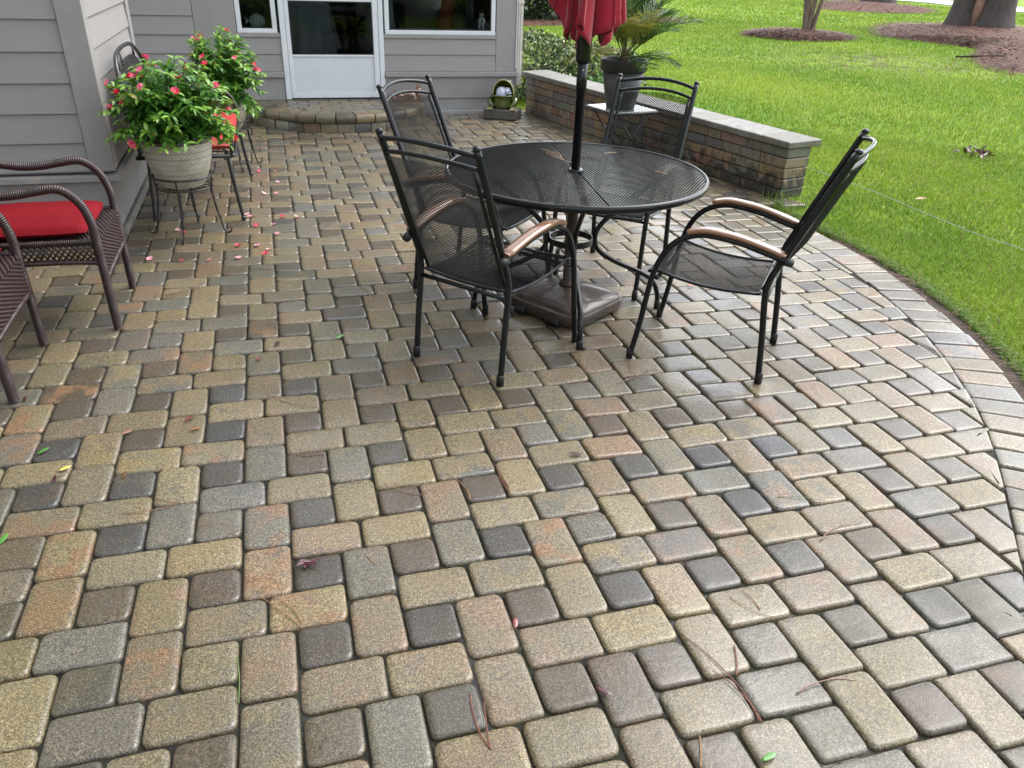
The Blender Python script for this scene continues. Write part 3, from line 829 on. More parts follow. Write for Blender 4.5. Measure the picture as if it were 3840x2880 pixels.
# ================================================================== GARDEN WALL
def brick_material():
    m, nt, b, out = new_mat('stained_wall_brick')
    pos = nd(nt, 'ShaderNodeNewGeometry').outputs['Position']
    base_ = nd(nt, 'ShaderNodeAttribute', attribute_name='col').outputs['Color']
    mp = nd(nt, 'ShaderNodeMapping'); mp.inputs['Scale'].default_value = (9, 9, 2.5); nt.links.new(pos, mp.inputs[0])
    n1 = noise_tex(nt, mp.outputs[0], 2.2, 4, .6)
    col = mixc(nt, ramp(nt, n1.outputs[0], [(.48, 0), (.66, .8)]).outputs[0], base_, (0.075, 0.070, 0.062))
    n1b = noise_tex(nt, mp.outputs[0], 1.7, 4, .6)
    col = mixc(nt, ramp(nt, n1b.outputs[0], [(.58, 0), (.72, .6)]).outputs[0], col, (0.175, 0.112, 0.066))
    col = mixc(nt, 1.0, col, ramp(nt, noise_tex(nt, pos, 240, 3, .7).outputs[0], [(.3, .6), (.7, 1.4)]).outputs[0], 'MULTIPLY')
    # black algae growing from the damp foot and in runs
    sp = nd(nt, 'ShaderNodeSeparateXYZ'); nt.links.new(pos, sp.inputs[0])
    zr = nd(nt, 'ShaderNodeMapRange'); zr.inputs[1].default_value = .30; zr.inputs[2].default_value = .0; nt.links.new(sp.outputs[2], zr.inputs[0])
    yr = nd(nt, 'ShaderNodeMapRange'); yr.inputs[1].default_value = 6.2; yr.inputs[2].default_value = 3.8; yr.inputs[3].default_value = .15; nt.links.new(sp.outputs[1], yr.inputs[0])
    mm = nd(nt, 'ShaderNodeMath', operation='MULTIPLY'); nt.links.new(zr.outputs[0], mm.inputs[0]); nt.links.new(yr.outputs[0], mm.inputs[1])
    na = noise_tex(nt, pos, 13, 5, .7)
    ad = nd(nt, 'ShaderNodeMath', operation='ADD'); nt.links.new(na.outputs[0], ad.inputs[0])
    sc = nd(nt, 'ShaderNodeMath', operation='MULTIPLY'); nt.links.new(mm.outputs[0], sc.inputs[0]); sc.inputs[1].default_value = .38; nt.links.new(sc.outputs[0], ad.inputs[1])
    col = mixc(nt, ramp(nt, ad.outputs[0], [(.60, 0), (.74, .95)]).outputs[0], col, (0.018, 0.018, 0.013))
    ng = noise_tex(nt, pos, 6, 4, .65)
    col = mixc(nt, ramp(nt, ng.outputs[0], [(.58, 0), (.75, .45)]).outputs[0], col, (0.09, 0.095, 0.030))
    nt.links.new(col, b.inputs['Base Color']); b.inputs['Roughness'].default_value = .6
    nt.links.new(bump(nt, noise_tex(nt, pos, 150, 4, .7).outputs[0], .5, .003), b.inputs['Normal'])
    b.inputs['Coat Weight'].default_value = .15; b.inputs['Coat Roughness'].default_value = .3
    return m
M_BRICK = brick_material()
WD = (WALL_B-WALL_A); WLEN = WD.length; WD.normalize(); WN = Vector((WD.y, -WD.x, 0))   # WN points to patio side?
if WN.x > 0: WN = -WN
WC = (WALL_A+WALL_B)/2 - WN*.12
wall = thing('garden_wall', 'low block garden wall with stone caps between patio and lawn', 'wall', tuple(WC))
ang = math.atan2(WD.y, WD.x)
BC = [(.19,.128,.076),(.182,.132,.082),(.195,.11,.065),(.13,.115,.092),(.115,.106,.092),(.20,.148,.086),(.16,.12,.078),(.185,.10,.058)]
_BC = [(0.150, 0.108, 0.072), (0.145, 0.112, 0.076), (0.155, 0.096, 0.062), (0.108, 0.098, 0.082), (0.095, 0.090, 0.080), (0.160, 0.124, 0.078), (0.128, 0.102, 0.072), (0.148, 0.088, 0.056)]
TH, BH = .245, .0765
core = MB(); core.obox(Matrix.Translation(WALL_A+WD*(WLEN/2)-WN*(TH/2)+Vector((0, 0, .19))) @ Matrix.Rotation(ang, 4, 'Z'), WLEN-.02, TH-.03, .37, .001)
core.build('wall_core', M_JOINT, wall, tuple(WC))
def blk(name, s0, s1, off0, off1, z0, z1, ch, jit, colr):
    mb = MB(); g = .0026
    c = WALL_A + WD*((s0+s1)/2) - WN*((off0+off1)/2) + Vector((0, 0, (z0+z1)/2))
    mb.obox(Matrix.Translation(c) @ Matrix.Rotation(ang+random.gauss(0, .003), 4, 'Z'), s1-s0-2*g, abs(off1-off0), z1-z0-2*g, ch, colr, jit)
    return mb.build(name, M_BRICK, wall, tuple(WC), color=True)
for course in range(5):
    z0 = course*BH; s = 0.0; first = True
    while s < WLEN-.001:
        w = random.choice([.21, .21, .28, .30, .15]);
        if first: w = [.14, .25, .19, .21, .16][course]; first = False
        if WLEN-(s+w) < .1: w = WLEN-s
        col = tuple(x*random.uniform(.95, 1.3) for x in random.choice(BC)); o = random.uniform(-.003, .003)
        end = s+w > WLEN-.001
        blk('brick', s, s+w, -o, TH if end else .09, z0, z0+BH, .006, .0016, col)
        if not end: blk('brick', s, s+w, TH-.09, TH+o, z0, z0+BH, .004, .0012, tuple(x*.95 for x in col))
        s += w
s = -.06; CW = (WLEN+.09)/13
for i in range(13):
    col = random.choice([(0.135, 0.122, 0.090), (0.15, 0.14, 0.112), (0.125, 0.115, 0.086), (0.165, 0.158, 0.132)])
    blk('cap_stone', s, s+CW, -.032, TH+.06, 5*BH+.001, 5*BH+.054, .006, .0012, col); s += CW

# ================================================================== DINING SET
M_BLACK = nmat('black_powder_coat', (0.006, 0.0075, 0.008), (0.008, 0.010, 0.011), 12, .17, bmp=.06, bscale=220, bdist=.001, spec=.32)
M_MESHB = nmat('black_mesh_metal', (0.004, 0.0048, 0.0052), rough=.35, spec=.16)
M_CAPB = nmat('black_rubber_cap', (0.012, 0.012, 0.012), rough=.5)
M_WOODARM = nmat('wet_varnished_wood', (0.21, 0.095, 0.040), (0.155, 0.065, 0.026), 6, .30, bmp=.08, bscale=40, coat=.9, coat_rough=.08, stretch=(4, 22, 22))
TC = Vector((1.412, 2.012, 0)); TZ = .70

def ribbon_net(mb, S, a0, a1, b0, b1, fa, fb, pitch, slope, rad, nseg=8, frame=True):
    """two families of slanted wires on surface S(a,b); slope = db/da"""
    for sg in (1, -1):
        L = (a1-a0); H = (b1-b0)
        n = int((L + H/slope)/pitch)+1
        for i in range(n+1):
            # line: b = b0 + sg*slope*(a - c)
            c = (a0 - H/slope + i*pitch) if sg > 0 else (a0 + i*pitch)
            if sg > 0: lo, hi = max(a0, c), min(a1, c+H/slope)
            else: lo, hi = max(a0, c-H/slope), min(a1, c)
            if hi-lo < pitch*.4: continue
            k = max(2, int(nseg*(hi-lo)/L)+1)
            pts = []
            for j in range(k+1):
                a = lo+(hi-lo)*j/k; b = b0+slope*(a-c) if sg > 0 else b0+slope*(c-a)
                pts.append(S(a, min(max(b, b0), b1)))
            mb.tube(pts, rad, 3, caps=False)

HW = .222
def chair_seat(a, b):     # a across, b from rear (0) to front (.46)
    t = b/.46; z = .392 + .012*t + .024*t*t - .018*math.sin(math.pi*t) - .012*(1-(a/.215)**2)
    if t > .93: z -= (t-.93)*.25
    return Vector((-.215+b, a*(1+.06*t), z))
def chair_back(a, b):     # b up the back 0..0.53
    t = b/.53; x = -.222 - .215*t; z = .405 + .500*t
    bow = .055*(1-(a/.20)**2)*min(1, t*2.5+.15)
    return Vector((x-bow*.95, a, z + .012*(1-(a/.2)**2)*t + bow*.1))
def make_chair():
    t = thing('mesh_armchair', '', 'chair')
    for s in (-1, 1):
        y = s*.247
        front = bez([(.280, s*.256, .01), (.252, s*.254, .18), (.226, s*.252, .385), (.192, s*.250, .495), (.143, s*.249, .562), (.085, s*.248, .595), (.019, s*.247, .608), (-.104, s*.243, .597), (-.225, s*.238, .568), (-.303, s*.236, .549)], 5)
        mb = MB(); mb.tube(front, .0125, 10); o = mb.build('arm_leg', M_BLACK, t)
        cp = MB(); cp.lathe([(.0155, 0), (.0155, .040), (.0135, .046), (.0127, .05)], 10, Matrix.Translation((.281, s*.256, 0))); cp.build('foot_cap', M_CAPB, o)
        rear = bez([(-.280, s*.224, .01), (-.262, s*.224, .2), (-.240, s*.223, .39), (-.246, s*.222, .46), (-.268, s*.221, .52), (-.300, s*.221, .60), (-.380, s*.221, .80), (-.457, s*.221, .985)], 5)
        mb = MB(); mb.tube(rear, .0135, 10); o = mb.build('rear_post', M_BLACK, t)
        cp = MB(); cp.lathe([(.0165, 0), (.0165, .040), (.0145, .046), (.0137, .05)], 10, Matrix.Translation((-.281, s*.224, 0))); cp.build('foot_cap', M_CAPB, o)
        cp = MB(); cp.ball((0, 0, 0), .0155, 10, 6, (1, 1, .8), Matrix.Translation((-.459, s*.221, .990)) @ Matrix.Diagonal((1, 1, .8, 1))); cp.build('post_cap', M_BLACK, o)
        # clamp where arm meets post
        cl = MB(); cl.tube([(-.285, s*.243, .553), (-.318, s*.232, .545)], .017, 8); cl.build('clamp', M_CAPB, t)
        # wooden arm rest
        arm = bez([(.098, s*.249, .604), (.085, s*.249, .612), (.019, s*.248, .625), (-.104, s*.244, .615), (-.225, s*.239, .587), (-.288, s*.237, .568)], 5)
        V = []; F = []; n = len(arm); K = 10
        for i, p in enumerate(arm):
            tt = (arm[min(i+1, n-1)]-arm[max(i-1, 0)]).normalized(); sd = Vector((0, 1, 0)); nn = tt.cross(sd)
            if nn.z < 0: nn = -nn
            q = i/(n-1); w = .026*(1 if .06 < q < .95 else .72); h = .0115*(1 if .06 < q < .95 else .7)
            for k in range(K):
                a = 2*math.pi*k/K; ca, sa = math.cos(a), math.sin(a)
                V.append(p + sd*(w*math.copysign(abs(ca)**.7, ca)) + nn*(h*math.copysign(abs(sa)**.7, sa)+.004))
        for i in range(n-1):
            for k in range(K): F.append((i*K+k, i*K+(k+1) % K, (i+1)*K+(k+1) % K, (i+1)*K+k))
        F += [tuple(range(K)), tuple(range((n-1)*K, n*K))[::-1]]
        mb = MB(); mb.add(V, [f[::-1] for f in F], smooth=True); mb.build('armrest', M_WOODARM, t)
    # rails bowed backwards
    for nm, zc, xc, r_ in (('top_rail', .962, -.447, .0095), ('back_rail', .912, -.430, .0085)):
        pts = []
        for i in range(17):
            a = -1+2*i/16; b = 1-a*a
            pts.append((xc-.055*b, a*.219, zc+.026*b))
        mb = MB(); mb.tube(pts, r_, 8); mb.build(nm, M_BLACK, t)
    # seat frame loop
    pts = [chair_seat(-.218+.436*i/8, 0) for i in range(9)] + [chair_seat(.218, .46*i/10) for i in range(1, 11)] + [chair_seat(.218-.436*i/8, .46) for i in range(1, 9)] + [chair_seat(-.218, .46-.46*i/10) for i in range(1, 10)]
    mb = MB(); mb.tube(pts, .0075, 6, closed=True); mb.build('seat_frame', M_BLACK, t)
    mb = MB(); mb.tube([(-.243, -.222, .372), (-.243, .222, .372)], .010, 8); mb.tube([(.205, -.25, .392), (.205, .25, .392)], .009, 8); mb.build('cross_bar', M_BLACK, t)
    mb = MB(); ribbon_net(mb, chair_seat, -.216, .216, .002, .458, 0, 0, .0165, .62, .0017, 9); mb.build('seat_mesh', M_MESHB, t)
    pts = [chair_back(-.196, .53*i/10) for i in range(11)]; pts2 = [chair_back(.196, .53*i/10) for i in range(11)]
    mb = MB(); mb.tube(pts, .0075, 6); mb.tube(pts2, .0075, 6); mb.build('back_frame', M_BLACK, t)
    mb = MB(); ribbon_net(mb, chair_back, -.194, .194, .0, .525, 0, 0, .0165, .62, .0017, 9); mb.build('back_mesh', M_MESHB, t)
    return t
ch0 = make_chair()
chairs = [((1.885, 1.434), 139.6, 'black mesh armchair turned away at an angle, nearest the lawn edge'),
          ((.940, 1.645), 40.0, 'black mesh armchair nearest the camera, its back turned to it, umbrella base beyond'),
          ((1.071, 2.404), -42.0, 'black mesh armchair across the table, in front of the round door step'),
          ((1.816, 2.422), -134.4, 'black mesh armchair between the round table and the palm pot')]
for i, ((x, y), a, lab) in enumerate(chairs):
    o = ch0 if i == 0 else copy_tree(ch0)
    o.location = (x, y, 0); o.rotation_euler = (0, 0, R(a)); o['label'] = lab; o['group'] = 'black armchairs around the patio table'

# ---- table
M_TABLE = nmat('black_table_metal', (0.005, 0.006, 0.0065), (0.006, 0.0075, 0.008), 12, .22, spec=.34)
TR = .608
tab = thing('round_table', 'round black expanded-metal patio table with curved legs', 'table', tuple(TC))
rimp = [(TR*math.cos(2*math.pi*i/96), TR*math.sin(2*math.pi*i/96), TZ-.014) for i in range(96)]
mb = MB(); 
V = []; F = []
prof = [(-.014, .014), (-.003, .016), (.004, .011), (.006, 0), (.004, -.012), (-.003, -.016), (-.012, -.012), (-.010, .006)]
for i in range(96):
    a = 2*math.pi*i/96
    for r_, z in prof: V.append(((TR+r_)*math.cos(a), (TR+r_)*math.sin(a), TZ-.016+z))
k = len(prof)
for i in range(96):
    for j in range(k): F.append((i*k+j, i*k+(j+1) % k, ((i+1) % 96)*k+(j+1) % k, ((i+1) % 96)*k+j))
mb.add(V, F, smooth=True); mb.build('rim', M_TABLE, tab)
ST = R(50); sd_, sn_ = Vector((math.cos(ST), math.sin(ST), 0)), Vector((-math.sin(ST), math.cos(ST), 0))
SEAM = R(-97); seam_n = Vector((-math.sin(SEAM), math.cos(SEAM), 0))
def table_half(sign):
    mb = MB(); pitch = .0125; rr = TR-.012
    n = int(rr/pitch)
    for i in range(-n, n+1):
        d = i*pitch; half = math.sqrt(max(0, rr*rr-d*d))
        # clip by seam and the pole hole
        lo, hi = -half, half
        # point = sn_*d + sd_*t ; side = dot(seam_n)
        A = sn_.dot(seam_n)*d; B = sd_.dot(seam_n)
        tc = (-A + sign*.005)/B
        if B*sign > 0: lo = max(lo, tc)
        else: hi = min(hi, tc)
        if hi-lo < .01: continue
        segs = [(lo, hi)]
        if abs(d) < .026:
            w = math.sqrt(.026**2-d*d); segs = [(lo, min(hi, -w)), (max(lo, w), hi)]
        for a, b in segs:
            if b-a < .01: continue
            # strand: thin slanted bar (parallelogram section)
            P = []
            for t in (a, b):
                c = sn_*d + sd_*t
                for o, z in ((-.0030, -.0042), (.0022, -.0042), (.0030, -.0006), (-.0022, .0010)):
                    q = c + sn_*o; P.append((q.x, q.y, TZ-.003+z))
            mb.add(P, [(0, 1, 5, 4), (1, 2, 6, 5), (2, 3, 7, 6), (3, 0, 4, 7), (0, 3, 2, 1), (4, 5, 6, 7)])
    # bridging bonds between strands
    n2 = int(rr/.024)
    for j in range(-n2, n2+1):
        t0 = j*.024
        half = math.sqrt(max(0, rr*rr-t0*t0)); A = sd_.dot(seam_n)*t0; B = sn_.dot(seam_n)
        lo, hi = -half, half; tc = (-A+sign*.006)/B
        if B*sign > 0: lo = max(lo, tc)
        else: hi = min(hi, tc)
        if hi-lo < .02: continue
        segs = [(lo, hi)]
        if abs(t0) < .026: segs = [(lo, min(hi, -.026)), (max(lo, .026), hi)]
        for a, b in segs:
            if b-a < .02: continue
            mb.tube([sd_*t0+sn_*a+Vector((0, 0, TZ-.0075)), sd_*t0+sn_*b+Vector((0, 0, TZ-.0075))], .0016, 4)
    return mb
table_half(1).build('mesh_panel', M_TABLE, tab); table_half(-1).build('mesh_panel', M_TABLE, tab)
mb = MB()
for s in (1, -1): mb.tube([seam_n*(s*.008)+Vector((math.cos(SEAM)*q, math.sin(SEAM)*q, TZ-.008)) for q in (-TR+.015, -.03)], .005, 6); mb.tube([seam_n*(s*.008)+Vector((math.cos(SEAM)*q, math.sin(SEAM)*q, TZ-.008)) for q in (.03, TR-.015)], .005, 6)
mb.build('seam_bar', M_TABLE, tab)
mb = MB(); mb.lathe([(.024, -.02), (.034, -.02), (.036, .002), (.030, .004), (.024, .003)], 20, Matrix.Translation((0, 0, TZ))); mb.build('pole_collar', M_TABLE, tab)
for k in range(4):
    a = R(-12+90*k); c_, s_ = math.cos(a), math.sin(a)
    path = bez([(.47, .683), (.40, .655), (.27, .560), (.155, .455), (.118, .385), (.135, .315), (.22, .255), (.36, .195), (.43, .150), (.462, .08), (.470, .008)], 5)
    pts = [(p.x*c_, p.x*s_, p.y) for p in [Vector((q[0], q[1], 0)) for q in path]]
    mb = MB(); mb.tube(pts, .0125, 10); o = mb.build('leg', M_TABLE, tab)
    cp = MB(); cp.lathe([(.0165, 0), (.0165, .035), (.014, .042)], 10, Matrix.Translation((.4705*c_, .4705*s_, 0))); cp.build('foot_cap', M_CAPB, o)
mb = MB()
V = []; 
for i in range(32):
    a = 2*math.pi*i/32
    for r_, z in ((.108, -.015), (.108, .015), (.101, .015), (.101, -.015)): V.append((r_*math.cos(a), r_*math.sin(a), .362+z))
mb.add(V, [(i*4+j, i*4+(j+1) % 4, ((i+1) % 32)*4+(j+1) % 4, ((i+1) % 32)*4+j) for i in range(32) for j in range(4)]); mb.build('leg_ring', M_TABLE, tab)

# ---- umbrella
def canvas_mat():
    m, nt, b, out = new_mat('wet_red_canvas')
    tc = nd(nt, 'ShaderNodeTexCoord').outputs['Object']
    n = noise_tex(nt, tc, 7, 4); col = mixc(nt, ramp(nt, n.outputs[0], [(.35, 0), (.65, 1)]).outputs[0], (0.29, 0.008, 0.022), (0.22, 0.006, 0.016))
    nt.links.new(col, b.inputs['Base Color']); b.inputs['Roughness'].default_value = .75; b.inputs['Specular IOR Level'].default_value = .25
    mp = nd(nt, 'ShaderNodeMapping'); mp.inputs['Scale'].default_value = (900, 900, 900); nt.links.new(tc, mp.inputs[0])
    nt.links.new(bump(nt, noise_tex(nt, tc, 500, 2).outputs[0], .25, .001), b.inputs['Normal'])
    b.inputs['Sheen Weight'].default_value = .3
    return m
M_CANVAS = canvas_mat()
M_BASE = nmat('wet_brown_plastic', (0.046, 0.030, 0.021), (0.036, 0.024, 0.017), 9, .4, bmp=.2, bscale=130, bdist=.002, coat=.45, coat_rough=.10, spec=.3)
umb = thing('patio_umbrella', 'closed red canvas patio umbrella on a black pole through the table', 'umbrella', tuple(TC + Vector((-.004, 0, .135))))
uo = tuple(TC + Vector((-.004, 0, .135)))
def uz(z): return z-.135
mb = MB(); mb.lathe([(.0205, uz(.40)), (.0205, uz(1.03)), (.0235, uz(1.032)), (.0235, uz(1.10)), (.0225, uz(1.105)), (.0225, uz(1.22))], 16); mb.build('pole', M_BLACK, umb)
mb = MB(); mb.lathe([(.0225, uz(1.16)), (.0325, uz(1.166)), (.034, uz(1.18)), (.034, uz(1.30)), (.033, uz(1.42)), (.022, uz(1.46)), (.019, uz(1.47)), (.019, uz(2.42)), (.03, uz(2.43)), (.028, uz(2.47)), (.008, uz(2.50))], 16); mb.build('hub_housing', M_BLACK, umb)
s_ = MB(); s_.ball((-.006, -.0225, uz(1.135)), .005, 8, 6); s_.build('bolt', M_SCREW, umb)
NP = 8
def umbrella_pt(u, v, shift=0.0):
    th = u*2*math.pi; f = u*NP; idx = int(f) % NP; ph = f-int(f)
    rj = random.Random(idx*13+5); amp = rj.uniform(.55, 1.25); sw = rj.uniform(-.9, .9); hj = rj.uniform(-.05, .08)
    mid = math.sin(math.pi*ph)                     # 0 at a rib, 1 mid panel
    hem = 1.245 + .03*math.sin(idx*2.3) + (.10+hj)*mid**1.2
    top = 2.38; z = top + (hem-top)*v
    g = v**.75
    r_ = .030 + (.042 + .100*amp*mid**.75)*g
    r_ += .010*g*math.sin(ph*14+idx*2+v*5)*mid + .006*g*math.sin(ph*27+idx+v*11)
    r_ += .010*max(0, v-.86)/.14*math.sin(ph*9+idx*3)
    tw = th + (sw*.42*mid + .30*math.sin(2*math.pi*ph)*mid)*g + .10*math.sin(v*4+idx)*mid
    return Vector((r_*math.cos(tw), r_*math.sin(tw), uz(z)))
mb = MB(); mb.grid(lambda u, v: umbrella_pt(u % 1.0 if u < 1 else 0.0, v), 208, 44)
can = mb.build('canopy', M_CANVAS, umb)
sm = can.modifiers.new('thick', 'SOLIDIFY'); sm.thickness = .0022; sm.offset = -1
for i in range(NP):
    a = 2*math.pi*i/NP; rr = umbrella_pt(i/NP+1e-6, 1.0)
    mb = MB(); mb.tube([(.03*math.cos(a), .03*math.sin(a), uz(2.36)), (rr.x*.86, rr.y*.86, rr.z+.03)], .004, 5); mb.build('rib', M_BLACK, umb)

# ---- umbrella base
ub = thing('umbrella_base', 'brown plastic umbrella base with two ribbed wheels under the table', 'umbrella base', tuple(TC))
mb = MB(); K = 56; V = []; F = []
def sq(a, r_, n_): 
    c_, s_ = math.cos(a), math.sin(a); return r_/((abs(c_)**n_+abs(s_)**n_)**(1/n_))
prof = [(.222, .012, 7), (.236, .016, 7), (.240, .030, 7), (.240, .062, 7), (.236, .068, 7), (.224, .071, 7), (.221, .076, 7), (.205, .088, 6), (.16, .103, 4), (.10, .120, 2.6), (.058, .128, 2), (.05, .130, 2)]
RB = R(-12+45)
for (r_, z, n_) in prof:
    for i in range(K):
        a = 2*math.pi*i/K; q = sq(a, r_*.93, n_); V.append((q*math.cos(a+RB), q*math.sin(a+RB), z))
for j in range(len(prof)-1):
    for i in range(K): F.append((j*K+i, j*K+(i+1) % K, (j+1)*K+(i+1) % K, (j+1)*K+i))
F.append(tuple(range(K))[::-1]); F.append(tuple((len(prof)-1)*K+i for i in range(K)))
mb.add(V, F, smooth=True); o = mb.build('weighted_base', M_BASE, ub); smooth_angle(o, 40)
mb = MB(); mb.lathe([(.046, .128), (.046, .142), (.034, .150), (.028, .152), (.0275, .575), (.030, .577), (.030, .60), (.024, .602)], 20); mb.build('tube', M_BASE, ub)
mb = MB(); mb.lathe([(.006, 0), (.006, .02), (.020, .022), (.021, .034), (.012, .040)], 10, Matrix.Translation((-.004, -.026, .36)) @ Matrix.Rotation(R(90), 4, 'X')); mb.build('knob', M_CAPB, ub)
for q in (-.11, .10):
    d = RB+R(180); px = Vector((math.cos(d), math.sin(d), 0)); py = Vector((-px.y, px.x, 0))
    d2 = px*.222 + py*q
    wl_ = MB(); prof = []
    for i in range(15): prof.append((.0265 if i % 2 else .023, -.028+.004*i))
    M_ = Matrix.Translation((d2.x, d2.y, .027)) @ Matrix.Rotation(math.atan2(py.y, py.x), 4, 'Z') @ Matrix.Rotation(R(90), 4, 'Y')
    wl_.lathe(prof, 16, M_); wl_.build('wheel', M_CAPB, ub)

# ================================================================== WICKER CHAIRS
M_WICKER = nmat('wet_brown_wicker', (0.030, 0.014, 0.0135), (0.022, 0.011, 0.011), 30, .3, bmp=.1, bscale=200, coat=.2, coat_rough=.15, spec=.35, c3=(0.045, 0.021, 0.02), scale3=60)
M_CUSH = nmat('red_outdoor_cushion', (0.165, 0.0035, 0.008), (0.14, 0.003, 0.007), 5, .8, spec=.12, bmp=.25, bscale=420, bdist=.001)
M_CUSHO = nmat('bright_red_cushion', (0.34, 0.012, 0.010), (0.30, 0.010, 0.009), 5, .55, bmp=.2, bscale=420, bdist=.001)
def resample(P, d):
    out = [P[0].copy()]; acc = 0
    for i in range(1, len(P)):
        seg = P[i]-P[i-1]; L = seg.length; t = d-acc
        while t <= L:
            out.append(P[i-1]+seg*(t/L)); t += d
        acc = (acc+L) % d if L >= d-acc else acc+L
    return out
def wrapped(mb, ctrl, r_, pitch=.0085, seg=10):
    P = resample(bez(ctrl, 8), pitch/4); rad = [r_*(1+.085*math.sin(2*math.pi*i/4)+.02*math.sin(i*1.7)) for i in range(len(P))]
    mb.tube(P, rad, seg)
def woven(mb, O, du, dv, wu, wv, nrm, cu=.022, cv=.0085, top=None):
    """horizontal strands over vertical ribs on a plane patch; top(u)->extent"""
    nv = int(wv/cv); nu = max(2, int(wu/cu))
    for j in range(nv):
        v = (j+.5)*cv; pts = []
        for i in range(nu*3+1):
            u = wu*i/(nu*3); ph = math.pi*u/cu + (math.pi if j % 2 else 0)
            pts.append(O + du*u + dv*v + nrm*(.0032*math.sin(ph)))
        mb.tube(pts, .0047, 4, caps=False, flat=.55, upv=nrm)
    for i in range(nu):
        u = (i+.5)*cu
        mb.tube([O+du*u, O+du*u+dv*wv], .003, 4, caps=False)
def make_wicker():
    t = thing('wicker_armchair', '', 'chair')     # local: faces +x, origin mid front feet
    for s in (-1, 1):
        y = s*.255
        mb = MB(); wrapped(mb, [(0, y, 0.004), (-.004, y, .2), (-.008, y, .40), (-.010, y, .49), (-.032, y, .572), (-.075, y, .628), (-.125, y, .650), (-.20, y, .642), (-.28, y, .630), (-.36, y, .628), (-.44, y*1.0, .64), (-.52, y*.98, .655)], .0185); mb.build('arm_leg', M_WICKER, t)
        mb = MB(); wrapped(mb, [(-.53, y*.96, .004), (-.535, y*.96, .3), (-.545, y*.96, .5), (-.60, y*.97, .80), (-.625, y*.9, .93)], .0185); mb.build('rear_leg', M_WICKER, t)
        # lattice side apron
        mb = MB(); wrapped(mb, [(-.02, y, .418), (-.52, y, .418)], .013); wrapped(mb, [(-.015, y, .322), (-.15, y, .330), (-.40, y, .330), (-.53, y, .322)], .011)
        mb.build('side_rail', M_WICKER, t)
        mb = MB()
        for k in range(-4, 24):
            x = -.022-.024*k
            for sg in (1, -1):
                x2 = x+sg*.062
                p, q = Vector((x, y+sg*.002, .408)), Vector((x2, y+sg*.002, .334))
                def lim(a, b, X): 
                    if a.x == b.x: return a
                    f = (X-a.x)/(b.x-a.x); return a+(b-a)*f
                if max(p.x, q.x) > -.018:
                    if min(p.x, q.x) > -.018: continue
                    if p.x > q.x: p = lim(p, q, -.018)
                    else: q = lim(p, q, -.018)
                if min(p.x, q.x) < -.525:
                    if max(p.x, q.x) < -.525: continue
                    if p.x < q.x: p = lim(p, q, -.525)
                    else: q = lim(p, q, -.525)
                if (p-q).length > .01: mb.tube([p, q], .0042, 5, flat=.5, upv=(0, 1, 0))
        mb.build('side_lattice', M_WICKER, t)
    # woven front apron, arched lower edge
    mb = MB(); O = Vector((.004, -.24, .255)); woven(mb, O, Vector((0, 1, 0)), Vector((0, 0, 1)), .48, .165, Vector((1, 0, 0))); mb.build('front_apron', M_WICKER, t)
    mb = MB(); wrapped(mb, [(.004, -.24, .252), (.006, 0, .258), (.004, .24, .252)], .010); mb.build('apron_edge', M_WICKER, t)
    # seat deck and front roll
    mb = MB(); woven(mb, Vector((.008, -.235, .418)), Vector((0, 1, 0)), Vector((-1, 0, 0)), .47, .53, Vector((0, 0, 1)), .022, .0095); mb.build('seat_deck', M_WICKER, t)
    # back
    mb = MB(); du = Vector((0, 1, 0)); dv = Vector((-.085, 0, .44)).normalized()
    woven(mb, Vector((-.545, -.235, .44)), du, dv, .47, .46, Vector((1, 0, .2)).normalized(), .024, .010); mb.build('back_panel', M_WICKER, t)
    mb = MB(); wrapped(mb, [(-.625, -.235, .92), (-.632, -.12, .965), (-.635, 0, .975), (-.632, .12, .965), (-.625, .235, .92)], .0185); mb.build('top_roll', M_WICKER, t)
    return t
w0 = make_wicker()
w0.location = (-.706, 2.445, 0); w0['label'] = 'brown wicker armchair with lattice sides beside the grey wall corner'; w0['group'] = 'wicker armchairs on the left'
w1 = copy_tree(w0); w1.location = (-.990, 1.825, 0); w1['label'] = 'brown wicker armchair mostly cut off by the left picture edge, nearer the camera'
def cushion(name, label, loc, w, d, h, mat, group=None, puff=.25):
    mb = MB(); n = 22
    def f(u, v, top):
        x, y = (u-.5)*2, (v-.5)*2
        e = (1-abs(x)**7)*(1-abs(y)**7); rnd = max(0, e)**.38
        X = x*d/2*(1-.025*(y*y)); Y = y*w/2*(1-.025*(x*x))
        z = h/2 + (h/2*rnd*(1+puff*(1-x*x)*(1-y*y)) if top else -h/2*rnd)
        wr = .0035*mnoise.noise((X*14, Y*14, 5+len(name)))*rnd
        return Vector((X, Y, z+wr))
    mb.grid(lambda u, v: f(u, v, True), n, n); mb.grid(lambda u, v: f(1-u, v, False), n, n)
    o = mb.build(name, mat); o.location = loc; tag(o, label, 'cushion', group)
    # piping round the edge is a part
    P = []
    for k in range(96):
        a = 2*math.pi*k/96; q = sq(a, 1, 7); x, y = max(-1, min(1, q*math.cos(a))), max(-1, min(1, q*math.sin(a))); P.append((x*d/2*.994, y*w/2*.994, h/2))
    pp = MB(); pp.tube(P, .0045, 6, closed=True); pp.build('piping', mat, o)
    return o
cushion('seat_cushion', 'dark red seat cushion on the wicker armchair by the grey wall corner', (-.99, 2.445, .4245), .47, .49, .055, M_CUSH, 'red seat cushions on wicker chairs')
cushion('seat_cushion', 'red seat cushion barely showing at the left edge on the nearer wicker chair', (-1.275, 1.825, .4245), .47, .49, .055, M_CUSH, 'red seat cushions on wicker chairs')

